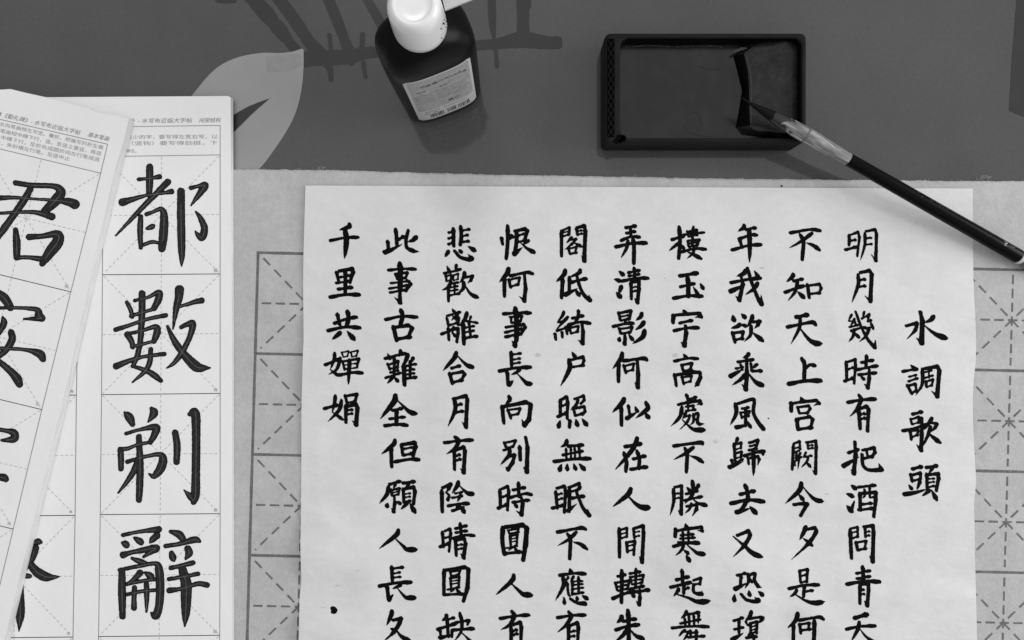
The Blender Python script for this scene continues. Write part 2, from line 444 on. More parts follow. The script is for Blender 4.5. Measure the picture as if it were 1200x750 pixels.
# brush strokes: '@x,y,scale' sets the frame, then 'column character|stroke|stroke...'
STROKES = '''
@895,258,7.5
2 不|h30 235,112 405,82 495,92|p28 425,115 330,185 225,245|s34 322,130 350,190 338,345|d34 380,200 440,225 490,262
1 明|s28 752,130 750,220|z26 762,130 830,105 842,150 822,315|h24 765,180 808,172|h28 718,260 815,235|p26 890,115 888,220 850,355|j28 900,98 978,82 992,120 985,355 945,300|h22 900,160 945,155|h22 895,215 950,210
2 知|p32 262,475 250,500 200,543|h28 262,535 340,517|h30 188,635 280,600 350,578|p28 300,535 275,630 215,708|d36 300,630 355,682|s32 385,565 400,680|z28 395,575 490,562 505,597 488,645|h26 405,648 495,640
1 月|p30 830,480 830,570 775,725|j34 850,460 930,445 950,475 938,712 890,665|h26 845,525 890,520|h26 840,585 892,578
@895,358,7.5
2 天|h36 285,102 385,82|h32 208,190 310,168 430,148 455,168|p28 322,110 312,200 240,338|k42 315,195 390,290 450,330 518,333
1 幾|p22 775,80 745,133|h20 750,135 805,142|p22 800,115 760,185|h22 755,190 828,172|d22 795,150 820,175|p22 885,55 868,112|h22 862,115 930,80|p24 928,75 912,130|h22 915,140 945,128|d26 935,135 962,205|v32 808,55 850,170 910,290 975,368 984,300|h26 770,225 860,195 915,200|p26 930,195 900,265 840,320|p26 795,210 785,270 745,322|d28 800,240 838,282
2 上|s36 335,465 358,520 355,660|h32 365,550 405,522 450,528|h38 220,690 350,665 500,660
1 時|s28 725,495 730,660|z28 740,495 805,475 808,520 795,685|h24 742,560 790,545|h30 712,665 790,638|h28 860,502 960,480|s30 905,440 898,540|h28 818,565 900,548 998,530|h28 835,610 910,600 985,592|j32 928,565 928,640 915,722 885,690|d26 850,620 885,652
@895,458,7.5
2 宮|d34 325,55 348,98|s36 242,105 242,178|j30 248,112 350,95 465,85 487,108 440,130|s26 298,142 312,195|z28 305,145 395,132 408,155 385,195|h24 312,198 390,195|s36 290,250 302,340|z32 300,248 405,228 430,250 415,320|h32 302,338 425,322
1 有|h32 740,102 850,82 980,72|p32 838,40 855,80 815,165 758,225|s34 835,165 848,332|z36 850,155 905,138 922,165 912,352|h26 855,207 890,200|h26 857,247 892,240
2 闕|s28 262,475 250,690|z26 265,465 315,445 322,510|h20 268,505 315,498|h20 268,540 312,525|j28 375,455 458,440 462,490 455,725 425,695|s22 385,460 390,510|h20 390,482 430,478|h20 390,510 432,502|p20 292,540 275,600|p20 325,545 275,615|h20 280,615 332,580|p20 315,570 300,690|s22 270,625 275,655|p20 372,540 345,592|h22 360,580 422,570|p22 392,575 380,620 330,675|d26 370,620 412,668
1 把|h30 745,545 830,515|j36 802,450 808,560 792,725 765,690|t34 702,660 840,580|z32 870,522 970,502 978,540 952,580|s24 905,530 915,580|h28 870,597 958,577|v38 865,560 872,650 920,695 1010,695 1035,690 1010,635
@895,558,7.5
2 今|p36 332,62 310,130 190,240|k36 350,100 410,170 460,210 530,220|d32 308,160 347,208|z34 265,250 360,240 382,245 325,348
1 酒|d34 770,80 808,112|d34 730,155 785,178|d40 732,260 775,310|p26 772,290 800,212|h28 832,97 980,80|s32 845,150 850,300|z34 852,152 985,143 985,200 968,355|p24 887,118 890,165 868,198|s24 932,92 932,185|h20 935,188 965,185|h26 866,247 950,238|h28 835,297 965,282
2 夕|p34 372,445 348,500 315,562|y34 375,468 450,455 460,490 395,590 245,732|d34 350,548 425,608
1 問|s34 760,475 765,600 772,720|z26 765,460 825,448 828,520|h20 775,495 822,488|h24 775,547 830,530|j34 880,445 960,435 965,490 958,750 930,700|s26 890,450 895,535|h20 900,490 932,485|h22 895,527 930,520|s30 812,580 825,650|z26 820,582 900,570 890,635|h26 830,650 900,635
@895,650,7.5
2 是|s26 315,140 325,245|z28 320,140 385,130 380,240|h22 330,187 370,178|h24 325,245 380,235|h30 222,300 350,270 482,265|s30 358,275 350,365|h26 360,325 430,315|p26 292,310 270,345 230,372|k38 270,345 370,405 450,425 538,412
2 何|p34 300,515 280,580 210,645|s32 262,600 260,800|h30 310,577 480,550 525,568|s36 447,580 440,800|s28 315,610 325,690|z26 320,612 402,602 390,660|h26 325,665 410,655
1 青|h26 815,165 935,140|h26 820,212 935,190|s34 870,105 880,245|h34 732,260 880,235 1018,238|s30 845,265 845,430|j32 850,265 920,255 922,310 910,447 885,405|h22 855,312 880,308|h22 855,350 885,346
1 天|h38 800,558 908,525|h30 728,655 840,632 978,625|p30 840,592 830,650 770,762|k36 850,660 900,720 1010,805
@1000,360,7.5
0 水|j42 590,45 608,120 600,312 555,270|y32 465,165 560,140 545,200 470,282|p34 708,80 680,112 632,137|k44 625,160 690,215 750,250 832,275
@1000,410,7.5
0 調|d34 505,135 550,175|h28 435,190 560,168|h22 490,237 555,220|h24 485,277 565,250|s30 475,310 512,385|z28 475,318 545,300 555,350|h26 510,380 555,360|p30 608,170 605,300 548,400|j36 630,165 740,147 757,180 737,407 685,360|h20 630,197 690,180|s20 665,180 665,245|h20 630,247 700,225|s26 640,275 642,325|z24 645,277 702,260 690,315|h22 642,327 692,312
@1000,480,7.5
0 歌|h30 522,40 602,20|s24 505,80 515,130|z26 505,87 578,65 575,115|h22 520,128 580,112|h30 435,187 540,165 642,132|s28 500,190 510,262|z26 505,187 572,180 562,225|h24 512,242 568,222|j34 602,75 602,220 595,357 555,305|p30 692,75 670,112 620,180|y30 672,112 735,125 718,160 680,200|p28 680,150 650,240 600,335|d36 660,208 710,250 762,290
@1000,520,7.5
0 頭|h32 520,222 600,202|s30 505,268 517,330|z30 510,278 590,257 592,305|h24 525,325 590,310|d28 488,362 515,400|p28 588,330 558,405|t34 452,445 540,430 665,395|h30 642,210 735,193|p26 700,210 662,265|s30 645,265 650,400|z34 652,272 747,265 750,300 730,412|h20 665,310 712,305|h20 660,342 712,335|h22 660,382 712,370|p28 672,410 605,462|d36 690,410 732,492
@760,258,7.5
4 樓|h30 207,172 310,138|s34 270,60 277,200 265,335|p26 265,200 180,270|d28 290,215 312,252|s26 395,60 388,130 385,225|s22 340,95 350,145|z24 345,100 425,85 430,130|h20 350,145 430,130|h20 350,118 425,108|h22 310,128 400,118 488,108|s24 345,185 352,230|z26 350,180 447,172 432,215|h20 355,205 430,195|h22 355,235 430,222|h28 290,280 400,252 502,255|p26 402,225 390,290 340,337|d34 345,280 400,305 462,337
3 年|p30 842,45 832,70 785,100|h28 855,82 940,67|h28 795,165 900,130 952,130|s30 802,175 822,240|h30 735,262 870,225 988,215|n40 885,85 890,230 888,372
4 玉|h34 275,490 428,465|s40 345,505 350,600 350,670|h28 280,587 402,557|h32 220,687 350,665 470,668|d30 455,558 482,605|d30 395,590 440,660
3 我|p34 857,440 835,470 775,495|h32 725,550 850,525 982,508|j34 815,500 830,560 798,702 765,665|t36 722,625 850,568|v38 870,422 905,540 955,670 992,735 990,655|p30 960,552 930,600 850,657|d34 932,448 972,512
@760,358,7.5
4 宇|d34 305,40 328,72|s36 220,85 214,150|j32 220,87 340,75 450,70 462,97 405,105|h28 275,155 382,130|h30 225,222 330,200 437,195|j36 325,180 332,240 315,352 285,320
3 欲|d36 742,85 752,135|d34 818,75 850,107|p32 805,165 780,185 725,202|d28 800,165 865,182|s32 738,235 760,322|z30 745,242 832,230 820,292|h28 760,302 830,290|p32 915,90 905,125 870,190|y32 920,145 978,138 962,170 930,202|p30 902,180 895,260 843,317|d38 918,240 960,275 1003,310
4 高|d32 310,430 335,467|h28 230,490 340,465 432,467|s28 292,520 305,575|z28 298,522 382,507 370,555|h24 305,577 380,560|s30 228,605 245,707|j34 240,612 400,585 450,590 457,630 430,690 405,715|s26 293,625 310,692|z24 300,632 380,620 370,667|h22 310,682 372,667
3 乘|p30 882,422 870,440 830,462|h28 785,497 920,475|j36 862,460 865,600 855,737 820,690|h24 768,555 830,540|s26 810,520 825,565|t34 720,622 832,558|s26 900,510 905,565|p26 955,517 905,557|h30 908,575 993,575|p30 857,600 810,650 733,702|k40 875,590 920,650 960,685 1018,705
@760,458,7.5
4 處|s30 335,35 352,100|h26 352,77 418,55|j30 260,122 360,97 455,88 460,110 425,122|p30 295,145 275,230 198,312|z26 330,140 395,130 390,165|h24 330,178 412,165|s22 345,110 350,175|p24 330,190 300,250|y24 310,232 365,215 340,275 270,345|k38 300,258 380,330 430,345 505,340|p26 397,205 395,270 365,302|v30 398,212 438,200 428,270 445,292 492,290
3 風|p34 765,115 770,200 718,302|v36 790,112 910,75 930,92 922,190 960,270 1008,332 1000,292|h24 822,157 880,145|s24 808,190 820,240|z24 815,192 890,178 875,225|h24 820,232 882,217|s28 855,150 852,310|t32 772,322 890,295|d30 870,268 898,322
4 不|h32 222,485 450,455 472,465|p28 395,497 330,547 222,605|s34 320,505 340,560 332,712|d34 365,570 430,595 477,627
3 歸|p28 785,417 762,465|s28 752,465 762,620|z26 765,472 815,457 812,505|h20 770,515 812,502|z26 770,547 818,535 812,585|h20 775,592 818,577|s28 730,607 742,652|h22 750,640 830,600|t32 712,672 832,622|z30 885,457 962,435 945,510|h22 890,487 945,475|h26 882,522 950,507|h30 842,572 930,545 1018,530|s26 1012,532 1005,560|s26 875,585 880,642|j28 885,592 962,577 972,600 960,657|n36 920,530 925,620 922,748
@760,558,7.5
4 勝|p30 220,117 222,220 190,345|j30 230,97 290,85 292,140 287,332 260,300|h20 230,157 265,150|h20 230,197 270,190|d28 338,98 365,132|p28 442,75 415,127|h26 330,158 430,128|h26 318,215 400,195 468,180|p32 387,45 390,150 320,242|k34 390,200 440,240 520,258|j30 335,267 425,250 422,290 385,352|p24 378,240 360,290 320,327
3 去|s38 850,80 870,140 875,215|h32 807,160 930,130|h36 725,240 870,210 1010,222|p32 860,220 830,275 782,308|t34 775,318 900,280|d40 893,268 945,327
4 寒|d36 325,420 342,468|s34 240,465 234,530|j30 240,482 340,464 465,448 472,480 430,478|h24 285,522 395,510|h24 280,550 405,540|h24 262,582 440,580|s24 302,490 307,590|s24 352,480 352,590|h30 220,617 340,590 442,590|p26 310,600 290,650 238,697|k36 330,595 400,655 440,680 507,685|d28 310,648 352,682|d36 335,698 360,747
3 又|y34 780,522 880,482 892,520 842,610 743,712|k42 745,530 840,610 920,680 1012,712
@760,650,7.5
4 起|s32 295,135 302,260|h30 245,222 352,195|h30 195,287 370,243|s30 310,260 310,340|h24 315,307 355,290|p28 267,300 250,330 220,367|k40 250,348 350,380 440,415 548,405|z28 395,227 460,205 452,260|h24 400,262 455,255|v34 395,262 395,320 420,342 465,345 472,318
3 恐|h26 780,182 852,163|s28 815,185 805,285|t34 762,302 862,250|p28 875,170 880,230 850,297|v32 880,182 938,165 930,220 960,275 998,290|d24 895,210 908,245|d32 758,352 752,408|v38 815,350 860,395 930,412 965,400 930,372|d30 883,315 890,362|d34 968,325 1005,357
4 舞|p28 335,497 320,530 285,562|h28 340,527 445,507|h24 280,605 365,588 455,570|h28 208,645 370,630 525,633|s24 318,560 325,625|s24 355,540 360,625|s24 397,530 402,625|p24 442,520 436,615|p24 322,660 290,690 265,722|y22 300,682 352,675 330,722 290,770|s24 370,665 370,722|h24 360,692 430,680|h26 350,727 490,715|s28 420,665 420,800
3 瓊|h26 750,582 828,555|h24 755,657 832,640|s28 795,572 795,690|t34 738,747 832,690|p30 905,500 890,540 848,592|h28 888,562 960,553 1008,552|p28 1005,560 970,600|s22 855,590 872,622|s26 895,602 900,700|z28 900,602 955,590 950,690|h18 905,632 945,625|h18 905,662 945,655|h22 890,692 955,680|p24 890,702 860,742|h26 860,732 950,720|s26 920,705 930,770
@626,258,7.5
6 閣|s30 240,95 240,315|z26 255,87 310,65 308,125|h18 260,107 302,100|h22 255,142 308,125|s26 370,75 380,130|j34 375,67 440,50 450,90 440,357 415,310|h20 385,97 417,90|h22 385,127 420,118|p24 332,150 285,200|y24 318,175 370,165 330,212 265,262|d28 350,198 415,232|s26 298,245 315,297|z24 308,250 372,235 362,285|h24 315,297 372,285
5 弄|h30 805,67 890,50|h26 810,115 888,100|s28 845,60 850,142|h28 765,180 850,145 925,148|h32 718,235 860,205 985,200|p28 825,180 810,250 763,332|s36 870,165 878,250 875,378
6 低|p34 275,440 260,480 193,542|s34 252,512 240,682|p30 407,437 390,467 310,502|s30 310,500 308,640|t34 275,655 380,600|h30 320,550 390,528 458,515|v38 375,490 400,580 440,660 488,700 482,655|d34 362,612 397,662
5 清|d34 748,450 785,482|d32 705,520 757,535|p32 768,582 740,655|d38 725,635 758,678|h26 828,462 925,440|h24 832,492 925,475|s30 880,420 885,530|h30 768,537 890,512 1000,510|s30 850,545 855,692|j32 858,547 920,535 922,600 907,722 880,685|h20 865,592 895,585|h22 865,627 895,620
@626,358,7.5
6 綺|p26 262,55 245,95 205,145|p26 297,100 250,150 195,212|h22 210,147 257,140|h26 200,222 300,190|d24 268,180 297,212|s28 183,247 190,297|s26 245,235 248,280|s26 285,220 290,250|s28 390,45 385,110|h28 335,112 430,90|p26 387,105 350,152|h30 300,172 400,145 490,157|s26 310,195 322,240|z26 318,195 388,182 382,232|h24 322,245 387,228|j34 420,165 430,230 425,332 385,302
5 影|s28 743,60 755,125|z30 750,67 850,47 840,115|h20 765,97 832,85|h24 760,132 835,117|s26 800,125 800,165|h30 695,185 800,160 870,155|s28 748,200 760,245|z26 755,207 862,190 845,237|h24 765,247 845,235|j32 795,245 800,290 795,337 775,320|d28 755,278 745,312|d32 832,258 867,302|p32 947,68 935,100 893,132|p32 967,145 940,180 888,217|p36 972,220 950,280 863,337
6 戶|d32 335,410 362,457|z30 310,482 430,452 437,480 425,527|h26 330,542 437,525|p36 307,480 310,560 233,708
5 何|p34 775,420 760,470 688,557|s34 743,500 740,667|h32 785,487 960,465 988,477|j36 905,480 915,600 910,717 885,677|s28 788,525 805,592|z26 795,532 877,512 865,567|h24 805,582 872,565
@626,458,7.5
6 照|s30 230,80 230,222|z32 240,77 285,55 295,100 290,242|h24 245,132 285,120|h30 208,227 290,195|z28 355,72 435,45 440,82 410,112|p26 387,75 370,120 318,172|s28 343,150 360,212|z28 355,152 440,140 447,180 425,210|h24 365,155 400,148|h28 360,217 432,200|d32 230,262 212,322|s32 315,260 310,320|d34 368,252 380,307|d36 423,247 462,302
5 似|p36 792,70 770,110 688,190|s34 765,140 768,302|s28 828,130 840,210|t32 815,242 912,182|d30 888,140 908,185|p36 985,105 1000,150 960,190 893,242|d36 978,193 1005,238
6 無|p30 290,435 275,470 230,497|h30 300,487 427,475|h26 252,565 425,530|h32 175,622 350,600 490,595|s24 280,510 285,605|s22 322,500 324,600|s22 356,500 360,595|s24 395,490 402,590|d32 240,648 222,702|d30 293,643 290,698|d30 350,643 365,693|d36 398,643 442,693
5 在|h34 800,492 937,465|p36 905,415 890,470 830,560 713,692|s34 790,545 812,620 805,707|h30 872,600 975,572|s34 905,530 925,600 920,682|h32 850,690 988,668
@626,558,7.5
6 眠|s30 190,135 202,280|z32 200,107 265,90 277,130 265,317|h22 210,162 245,152|h22 210,207 247,195|h30 160,282 265,255|z30 305,102 395,65 402,95 375,130|h24 330,135 402,110|s32 312,110 308,310|h30 328,195 437,175|t30 295,305 375,243|v36 372,140 395,200 430,280 482,342 470,288
5 人|p36 850,110 820,165 693,268|k44 820,170 890,240 950,275 1027,272
6 不|h32 205,492 400,457 450,465|p28 370,492 310,552 206,612|s34 295,510 318,560 312,727|d34 345,580 410,600 462,640
5 間|s32 748,460 750,712|z26 760,472 815,457 817,530|h18 770,507 812,498|h22 765,547 817,530|s26 873,460 880,542|j32 880,460 957,437 962,500 948,755 922,705|h18 888,492 925,485|h20 888,532 925,522|s28 812,580 820,667|z28 820,582 885,570 875,692|h20 830,612 870,605|h20 830,657 872,648
@626,650,7.5
6 應|d34 315,125 328,167|h32 225,182 340,165 447,168|p32 255,195 255,280 188,402|p22 302,195 270,245|s26 292,245 300,340 310,362|p24 347,190 318,242|s26 335,230 335,352|h20 345,235 425,232|s26 390,195 390,342|h20 345,267 428,258|h20 350,302 432,290|h24 350,347 432,332|d28 265,378 265,432|v36 318,388 380,425 445,430 437,408|d26 375,365 380,397|d34 423,363 467,388
5 轉|h26 735,192 802,175|s34 770,140 770,280 766,420|s26 713,245 730,312|z28 722,247 835,230 822,300|h20 735,282 818,265|h22 735,317 822,300|h32 690,387 800,340 890,325|h26 840,167 932,150|s28 895,125 890,292|s24 843,195 855,245|z26 853,197 962,180 950,232|h20 855,227 948,215|h22 860,262 952,245|h28 842,302 962,275|h32 900,327 1008,310|j32 930,310 930,380 922,437 895,405|d30 853,332 880,372
6 有|h30 205,555 320,535 447,530|p32 305,505 325,545 280,620 206,682|s32 302,620 302,800|z34 320,622 380,600 388,640 382,800|h24 312,682 355,668|h24 312,722 355,715
5 朱|p34 772,540 760,570 725,602|h30 780,587 892,565|h32 718,662 820,630 918,615|s38 825,490 832,640 830,800|p30 812,660 780,710 708,772|k38 838,650 890,710 972,745
@490,258,7.5
8 悲|s34 310,75 312,227|h24 268,110 305,100|h24 268,162 305,148|h26 268,212 310,195|s34 375,55 380,150 370,217|h24 385,92 452,80|h24 385,142 437,130|h26 385,192 445,185|p30 268,272 235,325|v40 322,272 370,325 440,345 468,335 440,298|d30 358,258 382,282|d36 443,233 500,267
7 恨|s30 733,155 743,212|s34 788,50 787,200 775,337|d30 815,122 832,152|p24 830,140 800,177|z34 850,97 940,77 960,92 933,187|s34 865,95 865,180 850,295|h24 875,137 937,120|h24 875,192 937,180|t36 845,297 915,240|p26 972,178 920,217|k36 903,200 960,250 1032,288
8 歡|d26 253,403 275,452|p26 337,393 325,442|h26 230,467 310,450 372,430|s24 243,490 250,535|z22 248,492 290,480 288,525|h18 255,535 290,525|s22 305,485 312,530|z22 308,485 352,472 352,520|h18 312,530 352,518|p26 292,540 260,590 208,617|s28 265,590 267,712|h22 280,562 352,545|h20 280,592 348,580|h20 280,622 348,610|h24 275,662 362,645|s22 318,550 322,652|p30 410,460 400,500 368,552|y28 400,507 480,490 462,530 435,552|p30 402,545 395,600 345,652|k34 405,560 450,635 490,665 537,682
7 何|p36 797,425 780,470 713,547|s34 758,500 758,667|h30 810,490 950,460 1005,470|j34 935,480 945,600 933,707 890,670|s28 798,520 812,592|z26 805,522 892,505 880,567|h24 812,584 882,565
@490,358,7.5
8 離|d26 298,28 322,62|h24 255,92 370,57|p24 352,75 290,132|d24 295,85 347,132|s26 253,110 265,175|s26 357,100 352,172|h24 265,177 352,150|h26 205,252 300,215 355,200|s28 265,200 270,302|z30 275,217 350,205 352,240 340,320|p24 312,190 295,252|d26 308,238 327,272|p32 430,65 410,120 363,182|s36 395,150 402,337|h24 420,135 520,152|p22 465,95 448,140|s26 445,140 462,270|h22 410,197 492,180|h22 410,237 492,220|h28 405,287 518,270
7 事|h30 750,74 870,65 987,65|s44 855,25 865,150 863,305|j38 862,290 850,352 825,310|z26 805,102 912,92 900,142|s24 815,102 820,152|h24 825,152 900,140|z30 770,192 930,167 942,190 905,252|h26 765,237 860,215 935,205|h30 770,277 905,245
8 合|p34 337,415 315,465 218,574|k36 345,440 400,500 440,530 497,545|h28 293,552 367,530|s34 278,595 300,687|z30 285,602 392,582 410,602 380,655|h30 300,677 388,655
7 長|s32 818,410 822,540|h24 825,432 902,420|h22 830,477 897,465|h22 830,512 897,500|h32 715,577 850,550 987,542|s32 783,580 793,700|t34 797,697 837,660|p26 897,563 860,590 818,612|k36 868,595 930,660 960,685 1008,688
@490,458,7.5
8 月|p34 320,70 325,170 263,314|j34 310,72 420,45 432,75 420,317 385,272|h26 337,127 382,115|h28 326,192 392,178
7 向|p32 800,50 805,80 768,122|s34 738,135 753,282|j38 760,137 950,100 990,122 975,250 935,302 910,250|s28 788,165 815,242|z26 800,167 897,155 882,202|h24 815,217 882,202
8 有|h30 232,457 350,440 477,432|p34 325,408 355,440 320,510 248,557|s30 318,530 320,692|j34 330,522 400,495 412,525 400,717 370,680|h26 335,572 367,560|h26 335,612 372,600
7 別|s28 758,455 775,502|z26 765,457 857,437 835,492|h22 775,502 835,490|p30 807,510 795,570 723,652|j32 785,582 847,563 832,630 790,692 770,670|h24 753,522 800,510|s34 893,490 898,607|j36 945,410 962,500 955,712 925,670
@490,558,7.5
8 陰|s34 208,125 212,312|y32 215,102 287,70 270,110 245,147|v28 248,145 272,170 262,207 245,212|p32 355,50 340,90 298,152|k36 360,80 420,140 450,155 497,152|h22 325,152 387,140|h24 300,192 387,172|p26 375,165 345,225|h30 265,262 360,245 442,240|p28 362,250 328,295|h28 302,305 397,275|d34 373,263 407,320
7 時|s30 718,120 725,272|z30 735,112 787,92 797,130 785,297|h26 740,182 787,170|h30 703,282 787,250|h28 835,122 937,100|s32 883,60 885,182|h28 800,192 930,155 997,162|h28 833,230 972,210|j34 905,185 920,240 908,337 860,302|d28 843,238 870,272
8 晴|s28 213,490 222,622|z28 235,482 280,465 287,500 272,662|h24 235,542 277,535|h30 193,622 277,590|h26 328,462 425,435|h26 332,497 427,480|s30 370,415 380,532|h28 308,548 400,520 492,522|s30 328,560 335,697|j32 340,562 405,550 417,590 400,717 372,677|h22 345,607 387,600|h22 345,642 387,635
7 圓|s38 745,450 740,560 757,687|z42 770,447 920,430 955,455 945,600 923,737|h32 757,682 900,665|s24 793,477 802,507|z24 797,477 882,462 872,502|h22 802,505 885,490|s26 808,520 815,622|z26 815,527 872,510 867,612|h16 820,552 862,545|h16 820,577 862,570|h20 778,632 872,610|p22 832,620 790,655|d24 840,618 867,655
@490,650,7.5
8 圓|s32 228,135 226,352|z36 245,137 410,110 442,128 435,290 398,407|h28 230,352 397,345|s24 283,150 290,187|z26 287,152 367,135 357,182|h22 290,187 360,175|s24 283,200 290,292|z26 290,207 362,195 357,287|h16 300,232 347,225|h16 300,257 347,250|h22 260,307 362,285|p24 312,300 280,332|d28 328,298 367,337
7 人|p34 842,180 820,235 683,354|k42 815,250 890,320 930,350 1012,355
8 缺|p30 252,530 240,560 208,582|h26 255,572 317,555|h30 170,657 332,605|s30 255,570 265,722|s26 193,665 200,727|t30 192,732 302,700|s28 300,660 295,722|h26 330,597 400,585 450,578|p30 367,515 385,600 375,680 315,765|p26 450,575 428,627|h30 305,662 487,650|k32 388,690 440,740 500,800
7 有|h30 722,562 840,540 972,530|p34 825,500 845,540 800,620 726,662|s32 818,640 818,800|z34 830,617 897,595 907,630 902,800|h26 834,672 867,660|h26 835,707 872,695
@360,258,7.5
10 千|p34 372,35 365,60 283,87|h28 203,180 330,155 447,150|n46 335,95 345,180 328,337
9 此|s34 778,80 785,160 790,222|h30 800,172 847,143|s32 708,185 715,272|t34 682,282 740,260 832,213|v36 888,90 870,170 877,240 930,270 985,277|p34 960,148 930,175 888,192
10 里|s30 256,455 280,547|z34 280,447 397,427 405,452 375,547|h24 285,502 380,485|s34 335,440 335,642|h26 255,552 380,535|h30 273,607 392,590|h34 203,677 330,655 457,655
9 事|h28 715,440 830,428 952,430|s44 815,380 820,500 815,622|j36 815,600 815,722 765,675|z28 773,472 880,462 865,512|s26 778,475 790,517|h24 790,517 865,508|h22 733,554 900,535|z32 880,530 910,560 865,622|h24 720,602 900,570|h24 728,637 862,612
@360,358,7.5
10 共|s34 265,75 285,167|h30 238,157 340,120 432,102|s38 355,50 362,120 345,182|h32 183,222 330,190 462,195|p34 292,238 260,265 218,300|d40 353,228 412,297
9 古|h30 690,124 830,95 965,102|s38 825,40 837,100 820,167|s38 758,185 785,307|z36 770,192 890,175 922,197 890,277|h34 785,297 907,275
10 嬋|h28 158,522 282,470|p28 242,420 235,480 203,562|d28 203,563 272,617|p28 292,460 260,560 188,607|s19 303,410 317,452|z19 306,412 364,401 355,448|h16 317,454 357,446|s19 384,406 393,452|z20 387,408 446,397 433,446|h16 393,453 431,443|s24 311,488 328,564|z26 320,490 455,468 437,544|h15 330,524 437,508|h18 333,560 432,547|h30 270,614 400,590 482,592|n34 373,480 370,540 366,610 362,695
9 難|d28 708,425 730,472|p28 822,395 810,452|h28 685,467 760,445 865,420|s26 708,512 725,562|z26 715,522 800,490 795,547|h22 725,557 800,540|s28 765,450 765,625|h22 730,590 802,570|h24 690,637 820,592|p28 762,620 703,687|d30 765,628 797,667|p32 887,430 860,500 838,545|s38 850,520 855,697|s28 905,490 905,637|p28 932,460 910,502|h24 870,532 957,515|h22 870,572 942,560|h22 870,607 942,595|h28 865,642 957,630
@360,458,7.5
10 娟|h30 150,157 262,125|p30 248,45 240,110 218,192|d30 223,188 312,252|p30 302,85 280,170 183,272|s28 333,40 350,107|z30 335,47 437,30 420,97|h24 350,107 425,92|s32 340,130 340,277|j36 345,137 430,120 442,150 430,297 395,262|h24 355,172 397,165|h24 355,207 397,200
9 全|p40 777,40 760,100 643,247|k38 790,80 860,150 910,190 972,200|h28 748,172 832,155|h26 723,247 857,230|s36 785,170 785,297|h32 683,307 790,295 877,302
9 但|p34 772,435 755,475 653,557|s34 738,490 742,667|s30 828,470 840,567|z38 840,472 945,457 952,490 930,572|h24 850,512 930,495|h28 840,567 930,550|h32 773,624 900,602 982,605
@360,558,7.5
9 願|h28 723,72 817,45|p32 715,95 700,160 633,242|p24 777,70 755,107|s26 738,115 745,172|z26 745,122 812,107 802,162|h18 750,147 800,135|h22 750,172 802,160|j30 765,180 770,240 760,312 740,280|d30 708,238 700,272|d28 783,223 822,242|h30 843,62 942,48|p24 897,65 860,107|s28 843,110 850,232|z34 850,114 935,97 947,130 935,242|h20 858,157 907,150|h20 858,187 907,180|h24 853,227 907,215|p28 882,235 823,292|d38 903,238 947,317
9 人|p34 802,475 780,520 633,637|k40 770,545 840,610 880,645 972,642
@360,650,7.5
9 長|s32 743,105 748,237|h26 750,122 842,110|h22 755,167 817,155|h22 755,202 822,195|h32 635,277 770,250 912,242|s34 703,275 715,397|t32 718,397 757,350|p26 827,265 748,302|k38 793,295 850,360 880,380 962,375
9 久|p34 747,495 735,540 698,622|y34 755,577 825,560 812,600 762,680 678,757|d26 733,648 765,665|k40 775,650 830,720 910,765
'''
